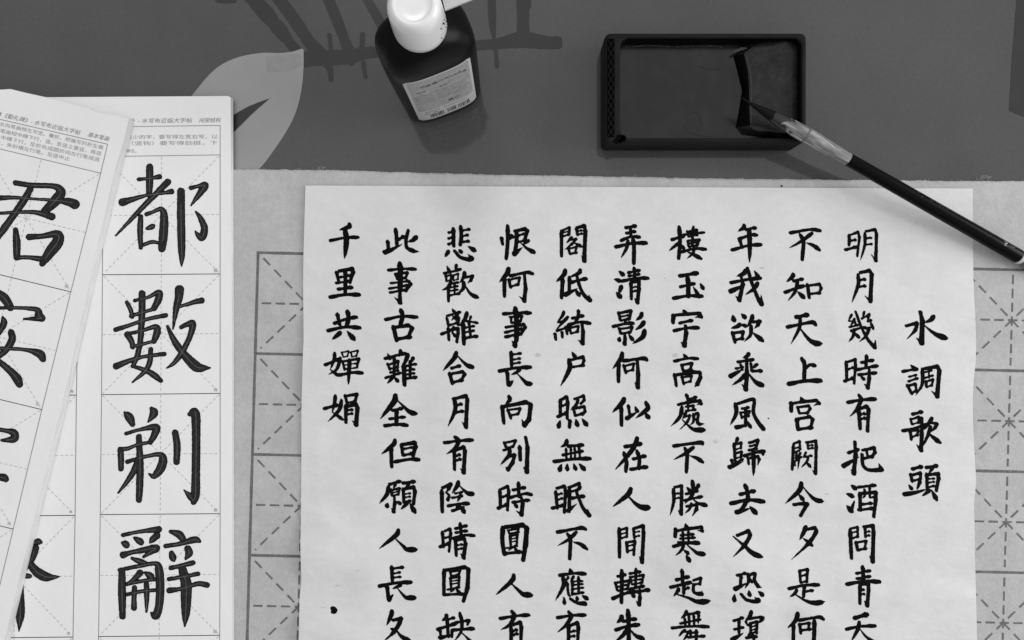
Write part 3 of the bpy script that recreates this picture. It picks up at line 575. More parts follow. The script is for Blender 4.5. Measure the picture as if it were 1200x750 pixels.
BIG = '''
@116,180,5.357
A 都|w 318,85,46 318,160,48 315,255,40|w 250,162,26 320,155,22 380,145,34|w 148,305,52 200,290,38 300,262,22 400,248,22 455,238,38|w 432,178,44 380,230,40 300,310,36 200,415,28 105,515,12|w 262,395,32 258,480,38 262,590,28|w 300,380,30 340,365,24 390,348,32 408,390,50 405,500,58 395,595,50|w 300,470,20 330,460,36 348,450,14|w 265,578,24 330,555,26 370,560,22|w 515,238,50 515,400,52 518,560,50 520,650,38 518,705,10|w 578,215,30 620,205,26 665,200,48 640,240,44 600,295,24 578,325,10|w 608,365,14 640,410,36 662,470,46 648,525,48 625,515,34 603,485,8
@116,320,5.357
A 數|w 270,130,46 270,250,44 262,400,38 255,460,36|w 175,185,26 200,235,30 208,275,28|w 200,270,26 280,245,24 345,225,24|w 225,172,24 300,155,22 375,122,38 375,160,48 345,222,38|w 105,355,32 200,325,26 300,290,26 420,265,30|w 178,385,42 205,430,38 212,465,30|w 190,380,24 280,358,24 355,337,36 365,370,48 345,428,36|w 205,462,24 280,445,22 345,425,22|w 108,585,44 180,555,34 280,525,24 410,508,30|w 255,455,36 240,520,36 212,585,28|w 215,585,24 290,610,32 345,640,42 388,675,30|w 325,478,30 318,560,36 285,620,30 210,685,12|w 505,105,60 500,160,52 485,220,42 465,350,12|w 475,218,20 540,200,24 600,182,32 645,172,40|w 515,340,26 560,320,36 588,322,48 570,400,36 520,500,38 470,565,28 425,597,10|w 430,335,20 470,420,40 530,505,50 590,570,66 630,595,58 700,595,10
@116,460,5.357
A 剃|w 160,125,16 190,155,56 210,198,36|w 330,102,28 345,130,54 308,185,12|w 170,258,26 260,232,24 355,218,48 350,260,46 322,312,34|w 130,355,28 180,352,28 250,325,22 325,312,24|w 135,360,40 138,420,40 138,478,36|w 250,278,38 258,450,46 255,600,46 250,675,38|w 178,435,30 260,410,24 375,388,32 402,420,54 385,480,58 345,525,36 315,512,14|w 245,430,44 215,500,40 165,575,28 120,630,12|w 478,252,42 490,330,46 487,435,42|w 570,135,30 605,132,58 610,300,54 608,500,54 605,640,58 592,690,32|w 600,690,26 575,655,42 533,612,8
@116,600,5
A 辭|w 142,135,26 240,115,24 350,102,40|w 138,180,20 158,190,44 165,205,18|w 208,152,20 240,172,42 250,185,24|w 340,138,42 315,160,38 297,180,10|w 142,252,42 200,235,28 330,212,48 300,235,36 262,262,18|w 195,272,20 240,290,36 275,300,26|w 120,340,24 220,320,26 330,302,28 352,340,50 358,450,52 352,550,48 332,608,48 305,590,12|w 135,355,42 135,480,48 138,612,38|w 240,357,42 210,390,32 165,425,20|w 170,420,26 250,405,24 325,395,24|w 270,355,18 300,375,44 310,395,26|w 165,483,24 250,465,24 330,458,22|w 208,442,30 205,520,32 205,562,36|w 278,422,32 280,500,32 278,585,14|w 420,115,24 470,132,46 495,165,38|w 390,200,28 480,185,28 560,162,42 590,172,20|w 425,240,30 432,265,44 440,285,18|w 520,215,42 528,240,46 508,275,16|w 420,328,28 480,315,28 550,298,32|w 410,393,26 490,380,24 580,362,28|w 412,460,36 490,448,24 580,420,30 632,428,36|w 490,338,50 510,420,66 510,520,62 508,600,48 502,670,10
@0,600,5
A 本|w 150,192,16 200,182,24 222,174,40 238,178,24|w 207,212,46 188,268,44 150,335,24|w 145,262,30 205,340,54 258,376,60 300,382,36 347,379,8|w 110,372,26 165,375,32 182,375,12|w 127,380,16 119,500,46 118,600,54 111,697,8
@0,190,5.357
B 君|w 98,130,36 200,145,34 340,152,38 382,190,62 340,250,68 280,308,48|w -60,232,44 60,222,28 200,230,18 340,240,26 430,250,52 470,265,62|w -60,325,22 100,315,22 220,315,30 325,342,48|w 190,168,42 150,240,48 80,340,46 0,450,46 -60,520,30|w 98,425,34 105,510,50 105,598,42|w 100,600,28 180,598,28 265,610,40|w 182,470,42 260,465,34 360,452,52 362,500,74 310,570,68 265,638,38
@0,320,5.357
B 安|w -60,100,30 20,150,60 65,215,50|w -90,220,26 100,218,22 200,224,30 238,236,40 245,272,56 258,285,40 150,288,14|w 18,280,20 22,320,46 -30,410,30|w 70,372,42 75,420,48 30,490,42 -60,560,30|w -90,470,26 80,475,24 180,485,28 250,508,56 270,540,40|w -40,530,34 60,610,46 108,665,58 122,698,46
@0,460,5.357
B 宗|w -90,220,26 40,240,30 88,255,50 85,292,48 10,300,18|w -60,530,24 18,533,50 38,545,38
'''

# ------------------------------------------------------------------ the table and its printed cover
mb = MB(); mb.add([(-.62, -.45, 0), (.62, -.45, 0), (.62, .5, 0), (-.62, .5, 0), (-.62, -.45, -.03), (.62, -.45, -.03), (.62, .5, -.03), (-.62, .5, -.03)],
       [(0, 1, 2, 3), (7, 6, 5, 4), (0, 4, 5, 1), (1, 5, 6, 2), (2, 6, 7, 3), (3, 7, 4, 0)])
table = mb.build('table_top', M['table']); table['kind'] = 'structure'
table['label'] = 'dark grey table cover printed with bamboo and a pale leaf'

def wstroke(s):
    a = np.array([[float(v) for v in q.split(',')] for q in s.split()])
    sm = catmull(a, 6); return sm[:, :2], sm[:, 2] / 2
BAMBOO = ["345,73,18 362,69,18 380,68,18 411,66,17 428,62,14 470,59,12 520,55,12 560,53,12 585,51,13 600,48,17 613,46,20 626,48,18 645,50,15 653,50,15",
 "290,-8,15 312,16,19 320,26,15 328,35,17 338,48,12 346,58,13", "322,-8,14 349,29,15 360,46,14 373,62,18",
 "382,-8,13 395,24,13 402,42,12 408,58,13", "426,-8,11 441,18,11 455,44,11", "386,41,5 388,58,5", "425,40,6 424,58,6", "386,72,8 388,93,6",
 "379,72,8 386,80,7", "426,73,6 428,90,5", "411,68,8 412,74,7", "258,-4,15 272,-2,12", "576,-8,10 577,24,9 579,46,4",
 "581,58,5 582.5,78,5", "613,-8,15 613,10,15 613,24,14 613,44,15", "619,2,7 619,7,7"]
(v, f), = ink_glyph([wstroke(s) for s in BAMBOO], step=0.6, rough=0.5, nib=1.0, clipx=659)
mesh_obj('bamboo_print', [P(a, b, 0.00012) for a, b in v], f, M['bamboo'], table)
def cover_poly(name, pts, z, m):
    return mesh_obj(name, [P(a, b, z) for a, b in pts], [tuple(range(len(pts)))], m, table)
leafc = catmull([(196, 150), (224, 113), (251, 82), (277, 67.7), (306.6, 62), (325, 62.2), (341, 60.8), (354, 57)], 5)
leafr = catmull([(355.8, 58.5), (355.6, 82), (353, 107), (346.8, 131), (336.8, 152), (321, 176), (303, 199), (270, 230), (235, 246), (200, 235), (182, 200)], 5)
cover_poly('leaf_print', list(leafc) + list(leafr), 0.00020, M['leaf'])
vein = list(catmull([(316.5, 115), (300, 121), (285, 128), (268, 140), (240, 172)], 4)) + list(catmull([(246, 178), (268, 160), (282, 147), (296, 133), (316.5, 115)], 4))[:-1]
cover_poly('leaf_vein_print', vein, 0.00028, M['bamboo'])
cover_poly('leaf_shade_print', [(311, 66), (336, 63.5), (352.5, 63), (353.5, 76), (340, 83), (313, 85)], 0.00026, M['leaf_patch'])
cover_poly('dark_bar', list(catmull([(1193, -30), (1190, 20), (1186, 70), (1182.5, 130)], 4)) + [(1200, 137), (1240, 148), (1240, -30)], 0.00014, M['bamboo'])  # dark slanted bar at the right edge, in the bamboo colour

# ------------------------------------------------------------------ felt mat with printed practice grid
ZF = 0.0020
felt = thing('felt_mat', 'pale grey calligraphy felt printed with a practice grid, under the poem sheet', 'felt mat', P(700, 500, 0))
def felt_top(x):
    base = np.interp(x, [-80, 275, 400, 480, 600, 800, 1000, 1200, 1300], [197, 199, 200.5, 203, 206, 209.5, 212, 213.5, 214.5])
    return base + (vnoise(np.asarray(x) * .12, 3.3, 5) - .5) * 1.1 + (vnoise(np.asarray(x) * .5, 8.1, 6) - .5) * .5
xs = np.arange(-80, 1290, 2.0)
yt = felt_top(xs)
mb = MB()
rows = []
mb.loops([[P(x, y, 0.0003) for x, y in zip(xs, yt - .6)], [P(x, y, ZF * .6) for x, y in zip(xs, yt - .9)], [P(x, y, ZF) for x, y in zip(xs, yt + .8)], [P(x, 240, ZF) for x in xs],
          [P(x, 900, ZF) for x in xs], [P(x, 900, 0.0003) for x in xs]], closed=False)
pad = mb.build('felt_pad', M['felt'], felt)
mb = MB()                                   # loose fibres along the cut edge
def fibre(mb, pts, r):
    for s in (0, 1):
        V = []
        for i, p in enumerate(pts):
            p = np.array(p); q = np.array(pts[min(i+1, len(pts)-1)]) - np.array(pts[max(i-1, 0)])
            n = np.array([-q[1], q[0], 0]); n = n / (np.linalg.norm(n) + 1e-12) * r
            if s: n = np.array([0, 0, r])
            V += [p - n, p + n]
        mb.add(V, [(2*i, 2*i+1, 2*i+3, 2*i+2) for i in range(len(pts)-1)])
for k in range(380):
    x = random.uniform(272, 1210); y = float(felt_top(x)) + random.uniform(-.6, 1.5)
    a = random.uniform(-2.9, -.2); L = random.uniform(1, 3.4); c = random.uniform(-.8, .8)
    pts = [P(x + L*t*math.cos(a + c*t), y + L*t*math.sin(a + c*t), ZF*random.uniform(.3, 1.0)) for t in (0, .33, .66, 1)]
    fibre(mb, pts, 0.00006)
for (cx, cy, n, R) in ((376, 197, 60, 4), (1157, 208, 60, 4), (1150, 209, 25, 7), (350, 199, 20, 4)):
    for k in range(n):
        a = random.uniform(0, 6.28); rr = random.uniform(0, R); b = random.uniform(0, 6.28); L = random.uniform(1, 4)
        x, y = cx + rr*math.cos(a), cy + rr*.5*math.sin(a)
        fibre(mb, [P(x + L*t*math.cos(b + t), y + L*t*.5*math.sin(b + t), .0012) for t in (0, .5, 1)], .00006)
mb.build('edge_fibres', M['fuzz'], felt)
mb = MB()
ZG = ZF + 0.00006
def node(i, j): return np.array([302.5 - 0.0285 * (118.2*j) + 118*i, 296 + 118.2*j + 0.0228*118*i])
for i in range(0, 9):
    strip(mb, node(i, 0), node(i, 5), 3.4, ZG, 60, .25)
for j in range(0, 6):
    strip(mb, node(0, j) - np.array([1.7, 0]), node(8, j), 3.2, ZG + .000005, 90, .25)
for i in range(8):
    for j in range(5):
        a, b, c, d = node(i, j), node(i+1, j), node(i+1, j+1), node(i, j+1)
        m = (a + b + c + d) / 4
        dashes(mb, (a+d)/2, (b+c)/2, 2.3, ZG + .00001, 11, 5.2, 6)
        dashes(mb, (a+b)/2, (c+d)/2, 2.3, ZG + .000015, 11, 5.2, 6)
        dashes(mb, a, c, 2.2, ZG + .00002, 11.5, 7, 9)
        dashes(mb, b, d, 2.2, ZG + .000025, 11.5, 7, 9)
mb.build('practice_grid', M['felt_ink'], felt)
mb = MB()
for (cx, cy, r) in ((916, 218, 1.3), (1130, 640, .8)):
    mesh_obj('ink_spot', [P(cx + r*math.cos(t), cy + r*math.sin(t), ZF + .0001) for t in np.linspace(0, 6.28, 10)[:-1]], [tuple(range(9))], M['ink'], felt)

# ------------------------------------------------------------------ the poem sheet
sheet = thing('poem_sheet', 'large white paper sheet brush-written with columns of black Chinese characters', 'calligraphy sheet', P(748, 480, ZF))
def edgeL(y): return np.interp(y, [217, 300, 330, 400, 412, 480, 540, 640, 660, 680, 700, 750, 800, 840], [358, 355.6, 355.2, 355.8, 355, 353.2, 353.2, 352, 352.6, 353.3, 351.2, 350, 348, 347])
def edgeR(y): return np.interp(y, [220, 300, 340, 370, 400, 425, 445, 470, 500, 520, 565, 590, 612, 650, 700, 750, 800, 840], [1140, 1140.3, 1141.2, 1143, 1144, 1143.5, 1141, 1140, 1140.5, 1141.5, 1144, 1141.5, 1142, 1142.5, 1144, 1145, 1146, 1146])
def paper_z(px, py):
    px = np.asarray(px, float); py = np.asarray(py, float)
    amp = np.interp(py, [215, 300, 420, 560, 700], [.4, .7, 1.2, 1.7, 1.8])
    w = (vnoise(px / 120 + 3, py / 46 + 5 + px / 400, 0) - .5) * 1.3 + (1 - abs(2 * vnoise(px / 150 + 9, py / 70 + 2 - px / 300, 1) - 1)) ** 4 * .16 + (vnoise(px / 40, py / 24, 3) - .5) * .45 + (vnoise(px / 200, py / 110, 6) - .5) * .8
    e = np.maximum(0, 1 - np.minimum(np.abs(px - 355), np.abs(1142 - px)) / 30) ** 2 * np.clip((py - 250) / 300, 0, 1)
    return ZF + .00025 + .0010 * np.logaddexp(0, (.9 + amp * w * 1.9) * 3) / 3 + .0003 * e * vnoise(px / 60, py / 50, 7)
ys = np.r_[np.arange(217.5, 840, 4.0)]
us = np.linspace(0, 1, 200)
V = []
for yy in ys:
    for u in us:
        y = yy + u * (221 - 217.5) * max(0, 1 - (yy - 217.5) / 300) + (0.5 * (vnoise(u * 9, 2.5, 4) - .5) if yy < 219 else 0)
        x = edgeL(y) + (edgeR(y) - edgeL(y)) * u
        V.append(P(x, float(y), float(paper_z(x, y))))
nu = len(us)
Fq = [(j*nu + i, (j+1)*nu + i, (j+1)*nu + i+1, j*nu + i+1) for j in range(len(ys)-1) for i in range(nu-1)]
mesh_obj('paper', V, Fq, M['paper'], sheet, smooth=True)

glyphs = glyph_table(STROKES, 0.96)
cols = {}
for key, st in glyphs:
    (v, f), = ink_glyph(st)
    cols.setdefault(int(key), MB())
    va = np.array(v); z = paper_z(va[:, 0], va[:, 1]) + .00007
    cols[int(key)].add([P(a, b, c) for (a, b), c in zip(v, z)], f)
for k in sorted(cols): cols[k].build('text_column', M['ink'], sheet)
mb = MB()
for s in ("388,713,2 391,714,7 393.5,715,4", "389,717.5,3 392,718,3 394,717,2"):
    (v, f), = ink_glyph([wstroke(s)]); va = np.array(v)
    mesh_obj('ink_spot', [P(a, b, c) for (a, b), c in zip(v, paper_z(va[:, 0], va[:, 1]) + .00007)], f, M['ink'], sheet)
for (cx, cy, r) in ((900.6, 490.4, 1.0), (779, 326, .6), (660, 700, .5)):
    (v, f), = ink_glyph([(np.array([[cx, cy], [cx + .3, cy + .2]]), np.array([r, r * .8]))]); va = np.array(v)
    mesh_obj('ink_spot', [P(a, b, c) for (a, b), c in zip(v, paper_z(va[:, 0], va[:, 1]) + .00007)], f, M['ink'], sheet)
mb = MB()
for (cx, cy, rx, ry) in ((838.7, 517.5, 2.4, 2.2), (791, 416.5, 3.0, 2.2), (630.5, 416, 3.6, 2.4), (395.5, 686, 3, .8), (379, 712, 4, .5), (419, 669, 2, .6), (893, 314, 3, 1.2), (969, 579, 2.5, .8)):
    V = [(cx + rx*math.cos(t)*(1 + .2*math.sin(3*t)), cy + ry*math.sin(t)) for t in np.linspace(0, 6.283, 18)[:-1]]
    mesh_obj('pale_stain', [P(a, b, float(paper_z(a, b)) + .00006) for a, b in V], [tuple(range(len(V)))], M['smudge'], sheet)

# ------------------------------------------------------------------ the two stacks of practice sheets
def stack(thing_o, outline, z0, z1, gap_lines=6):
    mb = MB(); n = len(outline)
    top = [P(a, b, z1) for a, b in outline]
    xy = np.array(top)[:, :2]; c = xy.mean(0)
    def off(z, d):
        return [tuple(np.r_[p + (p - c) / np.linalg.norm(p - c) * d, z]) for p in xy]
    loops = []
    for k in range(gap_lines + 1):
        z = z0 + (z1 - z0) * k / (gap_lines + 1)
        loops += [off(z, random.uniform(-.0001, .00035)), off(z + (z1 - z0) * .8 / (gap_lines + 1), random.uniform(-.0001, .00035))]
    loops.append(off(z1 - .00025, 0.00005))
    mb.loops(loops)
    mb.build('sheet_edges', M['sheet_side'], thing_o, fix=True)
    mb = MB(); mb.loops([off(z1 - .00022, .0001), top]); mb.f.append(tuple(range(n, 2*n)))
    o = mb.build('top_sheet', M['sheet'], thing_o, fix=True)
    return o

def densify(pts, step=12):
    out = []
    for i in range(len(pts)):
        a = np.array(pts[i], float); b = np.array(pts[(i+1) % len(pts)], float)
        n = max(1, int(np.hypot(*(b - a)) / step))
        out += [tuple(a + (b - a) * k / n) for k in range(n)]
    return out

ZA, ZB0, ZB = 0.0062, 0.0063, 0.0125
bookA = thing('practice_sheets', 'straight stack of copybook sheets under the tilted one, with four large boxed characters showing', 'copybook sheets', P(150, 430, 0))
stack(bookA, densify([(-90, 114.5), (62, 114), (150, 113.4), (267, 112.6), (270.2, 114.5), (271, 400), (271.5, 830), (-90, 830)]), 0.0021, ZA)
bookB = thing('practice_sheets', 'tilted stack of printed copybook sheets lying on top of the straight stack', 'copybook sheets', P(20, 430, ZB0))
stack(bookB, densify([(-90, 108), (0, 105.4), (12, 104.6), (30, 109), (55, 114.5), (80, 120.8), (104, 126.5), (107, 128.8), (113, 131.2), (119, 132.3), (135, 134.8), (149, 138), (150.6, 140), (145, 165), (137, 190), (104, 330), (74.7, 460), (41, 600), (5, 750), (-14, 830), (-90, 830)]), ZB0, ZB)

zl = .00006
def cell_print(line, dash, tl, tr, br, bl, z, frame=True):
    tl, tr, br, bl = [np.array(p, float) for p in (tl, tr, br, bl)]
    if frame:
        for a, b in ((tl, tr), (tr, br), (br, bl), (bl, tl)): strip(line, a, b, .85, z, 1)
    dashes(dash, (tl+bl)/2, (tr+br)/2, .6, z + .000006, 3.6, 2.4, 1)
    dashes(dash, (tl+tr)/2, (bl+br)/2, .6, z + .000012, 3.6, 2.4, 1)
    dashes(dash, tl, br, .6, z + .000018, 3.6, 2.6, 2)
    dashes(dash, tr, bl, .6, z + .000024, 3.6, 2.6, 2)
BK = bookA
ln, ds, sm = MB(), MB(), MB()
z = ZA + zl
rowsR = [(121, 258, 183.5, 181.5), (120, 258, 322, 321), (119, 258, 462.5, 461), (117.5, 258, 603, 602), (115.5, 257.5, 746, 744.5), (114, 257, 890, 889)]
for k in range(5):
    a, b = rowsR[k], rowsR[k+1]
    cell_print(ln, ds, (a[0], a[2]), (a[1], a[3]), (b[1], b[3]), (b[0], b[2]), z)
for k, ch in enumerate('都数剃辞'):
    b = rowsR[k+1]; text_line(BK, 'corner_mark', ch, b[1] - 7.5, b[3] - 2.5, 4.6, 0, z)
rowsL = [(-48, 93, 184.5, 183.8), (-49, 92, 323.5, 322.5), (-50, 89.5, 464, 463), (-51, 88, 605, 604), (-53, 85.5, 748, 746.5), (-55, 84, 892, 890)]
for k in range(5):
    a, b = rowsL[k], rowsL[k+1]
    cell_print(ln, ds, (a[0], a[2]), (a[1], a[3]), (b[1], b[3]), (b[0], b[2]), z + .00003)
for k, ch in enumerate('张林木本'):
    b = rowsL[k+1]; text_line(BK, 'corner_mark', ch, b[1] - 7.5, b[3] - 2.5, 4.6, 0, z)
strip(ln, (20, 150), (258, 147), .8, z); strip(ln, (258, 147), (258, 181.5), .8, z)
text_line(BK, 'heading', '《勤礼碑》- 水写布近临大字帖', 128, 144.3, 6.2, -.6, z, 96.5, .25)
text_line(BK, 'heading', '间架结构', 233.5, 143.2, 6.0, -.6, z, 24.5, .25)
text_line(BK, 'text_line', '左右结构的字，左高右低或左多右少的字，要写得左宽右窄，以', 40, 163.5, 5.4, -.4, z, 215)
text_line(BK, 'text_line', '左右均等，右偏旁的长竖（竖钩）要写得劲挺，下', 40, 170.8, 5.4, -.4, z, 215)
text_line(BK, 'text_line', '伸长。', 148, 179, 5.4, -.4, z, 12)
ln.build('ruled_lines', M['print_line'], bookA); ds.build('dashed_guides', M['print_dash'], bookA)


BK = bookB
ln, ds, sm = MB(), MB(), MB()
z = ZB + zl
TR = [np.array(p, float) for p in ((118, 203), (83, 342), (49, 480), (15.5, 620), (-18, 760), (-50, 890))]
row = np.array([-139, -33.5])
for k in range(5):
    cell_print(ln, ds, TR[k] + row, TR[k], TR[k+1], TR[k+1] + row, z)
for k, ch in enumerate('君安宗'):
    text_line(BK, 'corner_mark', ch, TR[k+1][0] - 7.5, TR[k+1][1] - 5.5, 4.6, 14, z)
strip(ln, (-60, 126), (126, 169), .85, z); strip(ln, (126, 169), (118, 203), .85, z)
text_line(BK, 'heading', '颜体《勤礼碑》- 水写布近临大字帖', -12, 133.5, 6.4, 13, z, 108, .25)
text_line(BK, 'heading', '基本笔画', 102.5, 159.5, 6.2, 13, z, 25, .25)
text_line(BK, 'text_line', '笔画，长向笔画倾左写宽。撇折，把偏写的折左偏', -20, 142.5, 5.4, 13, z, 144)
text_line(BK, 'text_line', '竖，横笔画短中横下行，竖。至竖之重竖，再竖', -20, 150.3, 5.4, 13, z, 142)
text_line(BK, 'text_line', '至折，中横下行，至折处成圆折向左行笔成竖', -20, 157.8, 5.4, 13, z, 140)
text_line(BK, 'text_line', '撇横折，来折横左行笔。至竖中止', -20, 165, 5.4, 13, z, 104)
ln.build('ruled_lines', M['print_line'], bookB); ds.build('dashed_guides', M['print_dash'], bookB)


for key, st in glyph_table(BIG, 1.0):
    zt = (ZA if key == 'A' else ZB) + .0001
    edge, fill, hair = ink_glyph(st, step=.36, rough=.3, levels=(0, -.95), nib=1.0, hair=.34)
    par = bookA if key == 'A' else bookB
    g = mesh_obj('large_character', [P(a, b, zt) for a, b in edge[0]], edge[1], M['glyph_edge'], par)
    mesh_obj('ink_fill', [P(a, b, zt + .00003) for a, b in fill[0]], fill[1], M['glyph_fill'], g)
    mesh_obj('hairline', [P(a, b, zt + .00006) for a, b in hair[0]], hair[1], M['glyph_hair'], g)

# ------------------------------------------------------------------ ink bottle
bc = np.array(T(516, 106.5)[:2]); brot = math.radians(21.5)
bottle = thing('ink_bottle', 'black ink bottle with white cap and pale printed label', 'ink bottle', (bc[0], bc[1], 0))
cr, sr = math.cos(brot), math.sin(brot)
def BW(x, y, zz):           # bottle-local millimetres to world
    return (bc[0] + (x*cr - y*sr)*.001, bc[1] + (x*sr + y*cr)*.001, zz*.001)
BPROF = [(0, 20.5, 13.5, 3.2), (.5, 21.8, 14.9, 3.2), (1.6, 22.5, 15.6, 3.3), (4, 22.9, 16.0, 3.4), (12, 23.1, 16.2, 3.4), (40, 23.4, 16.3, 3.4), (70, 23.6, 16.4, 3.4), (83, 23.5, 16.4, 3.3),
         (87, 23.0, 16.2, 3.1), (90, 22.1, 15.8, 2.9), (93, 20.6, 15.2, 2.7), (96, 18.4, 14.5, 2.4), (98.5, 16.0, 13.7, 2.2), (100.5, 13.6, 12.7, 2.0), (101.8, 11.4, 11.4, 2.0), (103, 10.6, 10.6, 2.0), (109, 10.6, 10.6, 2.0)]
def sup(t, a, b, n):
    c, s = math.cos(t), math.sin(t)
    return (a * math.copysign(abs(c) ** (2/n), c), b * math.copysign(abs(s) ** (2/n), s))
NB = 72
mb = MB()
mb.loops([[BW(*sup(2*math.pi*i/NB, a, b, n), zz) for i in range(NB)] for zz, a, b, n in BPROF], cap0=True, cap1=True)
body = mb.build('bottle_body', M['bottle'], bottle, smooth=True)
smooth_by_angle(body, 50)
def bsurf(x, zz, out=0.0):
    a = np.interp(zz, [p[0] for p in BPROF], [p[1] for p in BPROF]); b = np.interp(zz, [p[0] for p in BPROF], [p[2] for p in BPROF])
    n = np.interp(zz, [p[0] for p in BPROF], [p[3] for p in BPROF])
    y = -b * (1 - abs(x / a) ** n) ** (1 / n)
    return BW(x, y - out, zz)
LX, LZ0, LZ1 = 17.6, 9.0, 82.5
def label_patch(name, x0, x1, z0, z1, out, m, par, r=1.6):
    nx, nz = 28, 36; V = []
    for j in range(nz + 1):
        zz = z0 + (z1 - z0) * j / nz
        dz = min(zz - z0, z1 - zz)
        ins = r - math.sqrt(max(0, r*r - (r - dz)**2)) if dz < r else 0
        for i in range(nx + 1):
            x = x0 + ins + (x1 - x0 - 2*ins) * i / nx
            V.append(bsurf(x, zz, out))
    return mesh_obj(name, V, [(j*(nx+1)+i, j*(nx+1)+i+1, (j+1)*(nx+1)+i+1, (j+1)*(nx+1)+i) for j in range(nz) for i in range(nx)], m, par, smooth=True)
lab = label_patch('label', -LX, LX, LZ0, LZ1, .12, M['label_edge'], bottle)
label_patch('label_panel', -LX + 1.6, LX - 1.4, 28, LZ1 - 2, .18, M['label'], lab, .6)
def label_text(mb, body_, x, zz, size, width=None):
    v, f = text_geo(body_)
    sx = (width / (v[:, 0].max() - v[:, 0].min())) if width else size
    mb.add([bsurf(x + (p[0] - v[:, 0].min()) * sx, zz + p[1] * size, .25) for p in v], f)
mb = MB()
label_text(mb, '书画墨汁', -11, 70, 3.4); label_text(mb, '练习用墨', 2.5, 71, 2.4)
label_text(mb, '墨', 12, 69, 2.8); label_text(mb, '净含量', -13.5, 63, 1.8); label_text(mb, '墨香', -1, 62, 2.2)
label_text(mb, '墨汁', 1.5, 33, 3.6)
mb.build('printed_lettering', M['label_ink'], lab)
mb = MB()
for k in range(26):           # bar code
    if k in (9, 10, 17): continue
    x = -10.5 + k * .92; w = random.choice((.25, .4, .55))
    mb.add([bsurf(x, 12.5, .25), bsurf(x + w, 12.5, .25), bsurf(x + w, 19.5, .25), bsurf(x, 19.5, .25)], [(0, 1, 2, 3)])
mb.build('bar_code', M['label_ink'], lab)
mb = MB()
for k, zz in enumerate((57, 53.5, 50, 46.5, 43)):
    label_text(mb, '本品墨色黑亮书写流利适合书法练习使用', -15, zz, 1.5, 30 - 2*(k % 3))
label_text(mb, '存放阴凉处', -13, 24, 2.4, 9); label_text(mb, '使用前请摇匀', -2, 24, 1.6, 14)
mb.add([bsurf(-13, 21, .25), bsurf(-6, 21, .25), bsurf(-6, 22.2, .25), bsurf(-13, 22.2, .25)], [(0, 1, 2, 3)])
mb.build('small_lettering', M['label_grey'], lab)

def lathe(prof, n=64):
    return [[(bc[0] + r*.001*math.cos(2*math.pi*i/n), bc[1] + r*.001*math.sin(2*math.pi*i/n), zz*.001) for i in range(n)] for zz, r in prof]
mb = MB()
mb.loops(lathe([(z_ + 5, r_) for z_, r_ in [(98.6, 11.2), (98.6, 12.1), (99.2, 12.4), (103, 12.4), (114, 12.1), (119, 11.9), (121.5, 11.6), (123.2, 10.9), (124.4, 9.8), (124.8, 9.0), (124.85, 8.4), (124.6, 7.8), (124.4, 7.0), (124.4, 4), (124.4, .3)]]), cap0=True, cap1=True)
cap = mb.build('cap', M['cap'], bottle, smooth=True)
mb = MB()                    # torn plastic strap left on the cap
q0 = [(517, -6), (521.5, 11.8), (530, 8.6), (545, 2.4), (553, -.8), (557, -4), (548, -22), (530, -18)]
top = [P(a, b, .1105 + .0006 * math.sin(i)) for i, (a, b) in enumerate(q0)]
bot = [(x, y, zz - .0013) for x, y, zz in top]
mb.loops([bot, top], cap0=True, cap1=True)
mb.build('cap_strap', M['strap'], bottle, fix=True)
mb = MB()
for k in range(26):          # ink crust where the strap tore off
    a = math.radians(random.uniform(-35, 3)); zz = random.uniform(107, 118); r = 12.25 + random.uniform(0, .25)
    s = random.uniform(.25, .7)
    c0 = np.array([bc[0] + r*.001*math.cos(a), bc[1] + r*.001*math.sin(a), zz*.001])
    V = [c0 + np.array([random.uniform(-1, 1), random.uniform(-1, 1), random.uniform(-1, 1)]) * s * .001 for _ in range(4)]
    mb.add(V, [(0, 1, 2), (0, 2, 3), (0, 3, 1), (1, 3, 2)])
mb.build('ink_crust', M['ink'], cap)

# ------------------------------------------------------------------ inkstone
stone = thing('inkstone', 'black rectangular inkstone with carved lattice strip and wet ink in its well', 'inkstone', T(817, 115, 0))
def rrect(x0, x1, y0, y1, r, zz, n=8):
    pts = []
    for cx, cy, a0 in ((x1 - r, y0 + r, -90), (x1 - r, y1 - r, 0), (x0 + r, y1 - r, 90), (x0 + r, y0 + r, 180)):
        for k in range(n + 1):
            a = math.radians(a0 + 90 * k / n)
            pts.append(T(cx + r*math.cos(a), cy + r*math.sin(a), zz))
    return pts
X0, X1, Y0, Y1 = 703.5, 929.5, 54, 177
WX0, WX1, WY0, WY1 = 721, 923.5, 60, 171.5
def orr(d, zz, r=7): return rrect(X0 + d, X1 - d, Y0 + d, Y1 - d, max(r - d, 1), zz)
def irr(d, zz, r=10): return rrect(WX0 + d, WX1 - d, WY0 + d, WY1 - d, max(r - d, 1), zz)
mb = MB()
mb.loops([orr(1.5, 0), orr(.4, .0006), orr(0, .0018), orr(0, .0197), orr(.4, .0209), orr(1.2, .0217), orr(2.2, .0220),
          irr(-1.4, .0220), irr(-.5, .0217), irr(0, .0210)], cap0=True)
sb = mb.build('stone_body', M['stone'], stone, smooth=True)
smooth_by_angle(sb, 40)
mb = MB(); mb.loops([irr(0, .0210), irr(.6, .0185), irr(1.0, .009)], cap1=True)  # well wall and floor, blacker than the rim
wl = mb.build('well', M['well'], stone, smooth=True)
smooth_by_angle(wl, 40)
mb = MB(); mb.loops([irr(.7, .0119), irr(.75, .0122)], cap1=True)
pool = mb.build('ink_pool', M['pool'], stone)
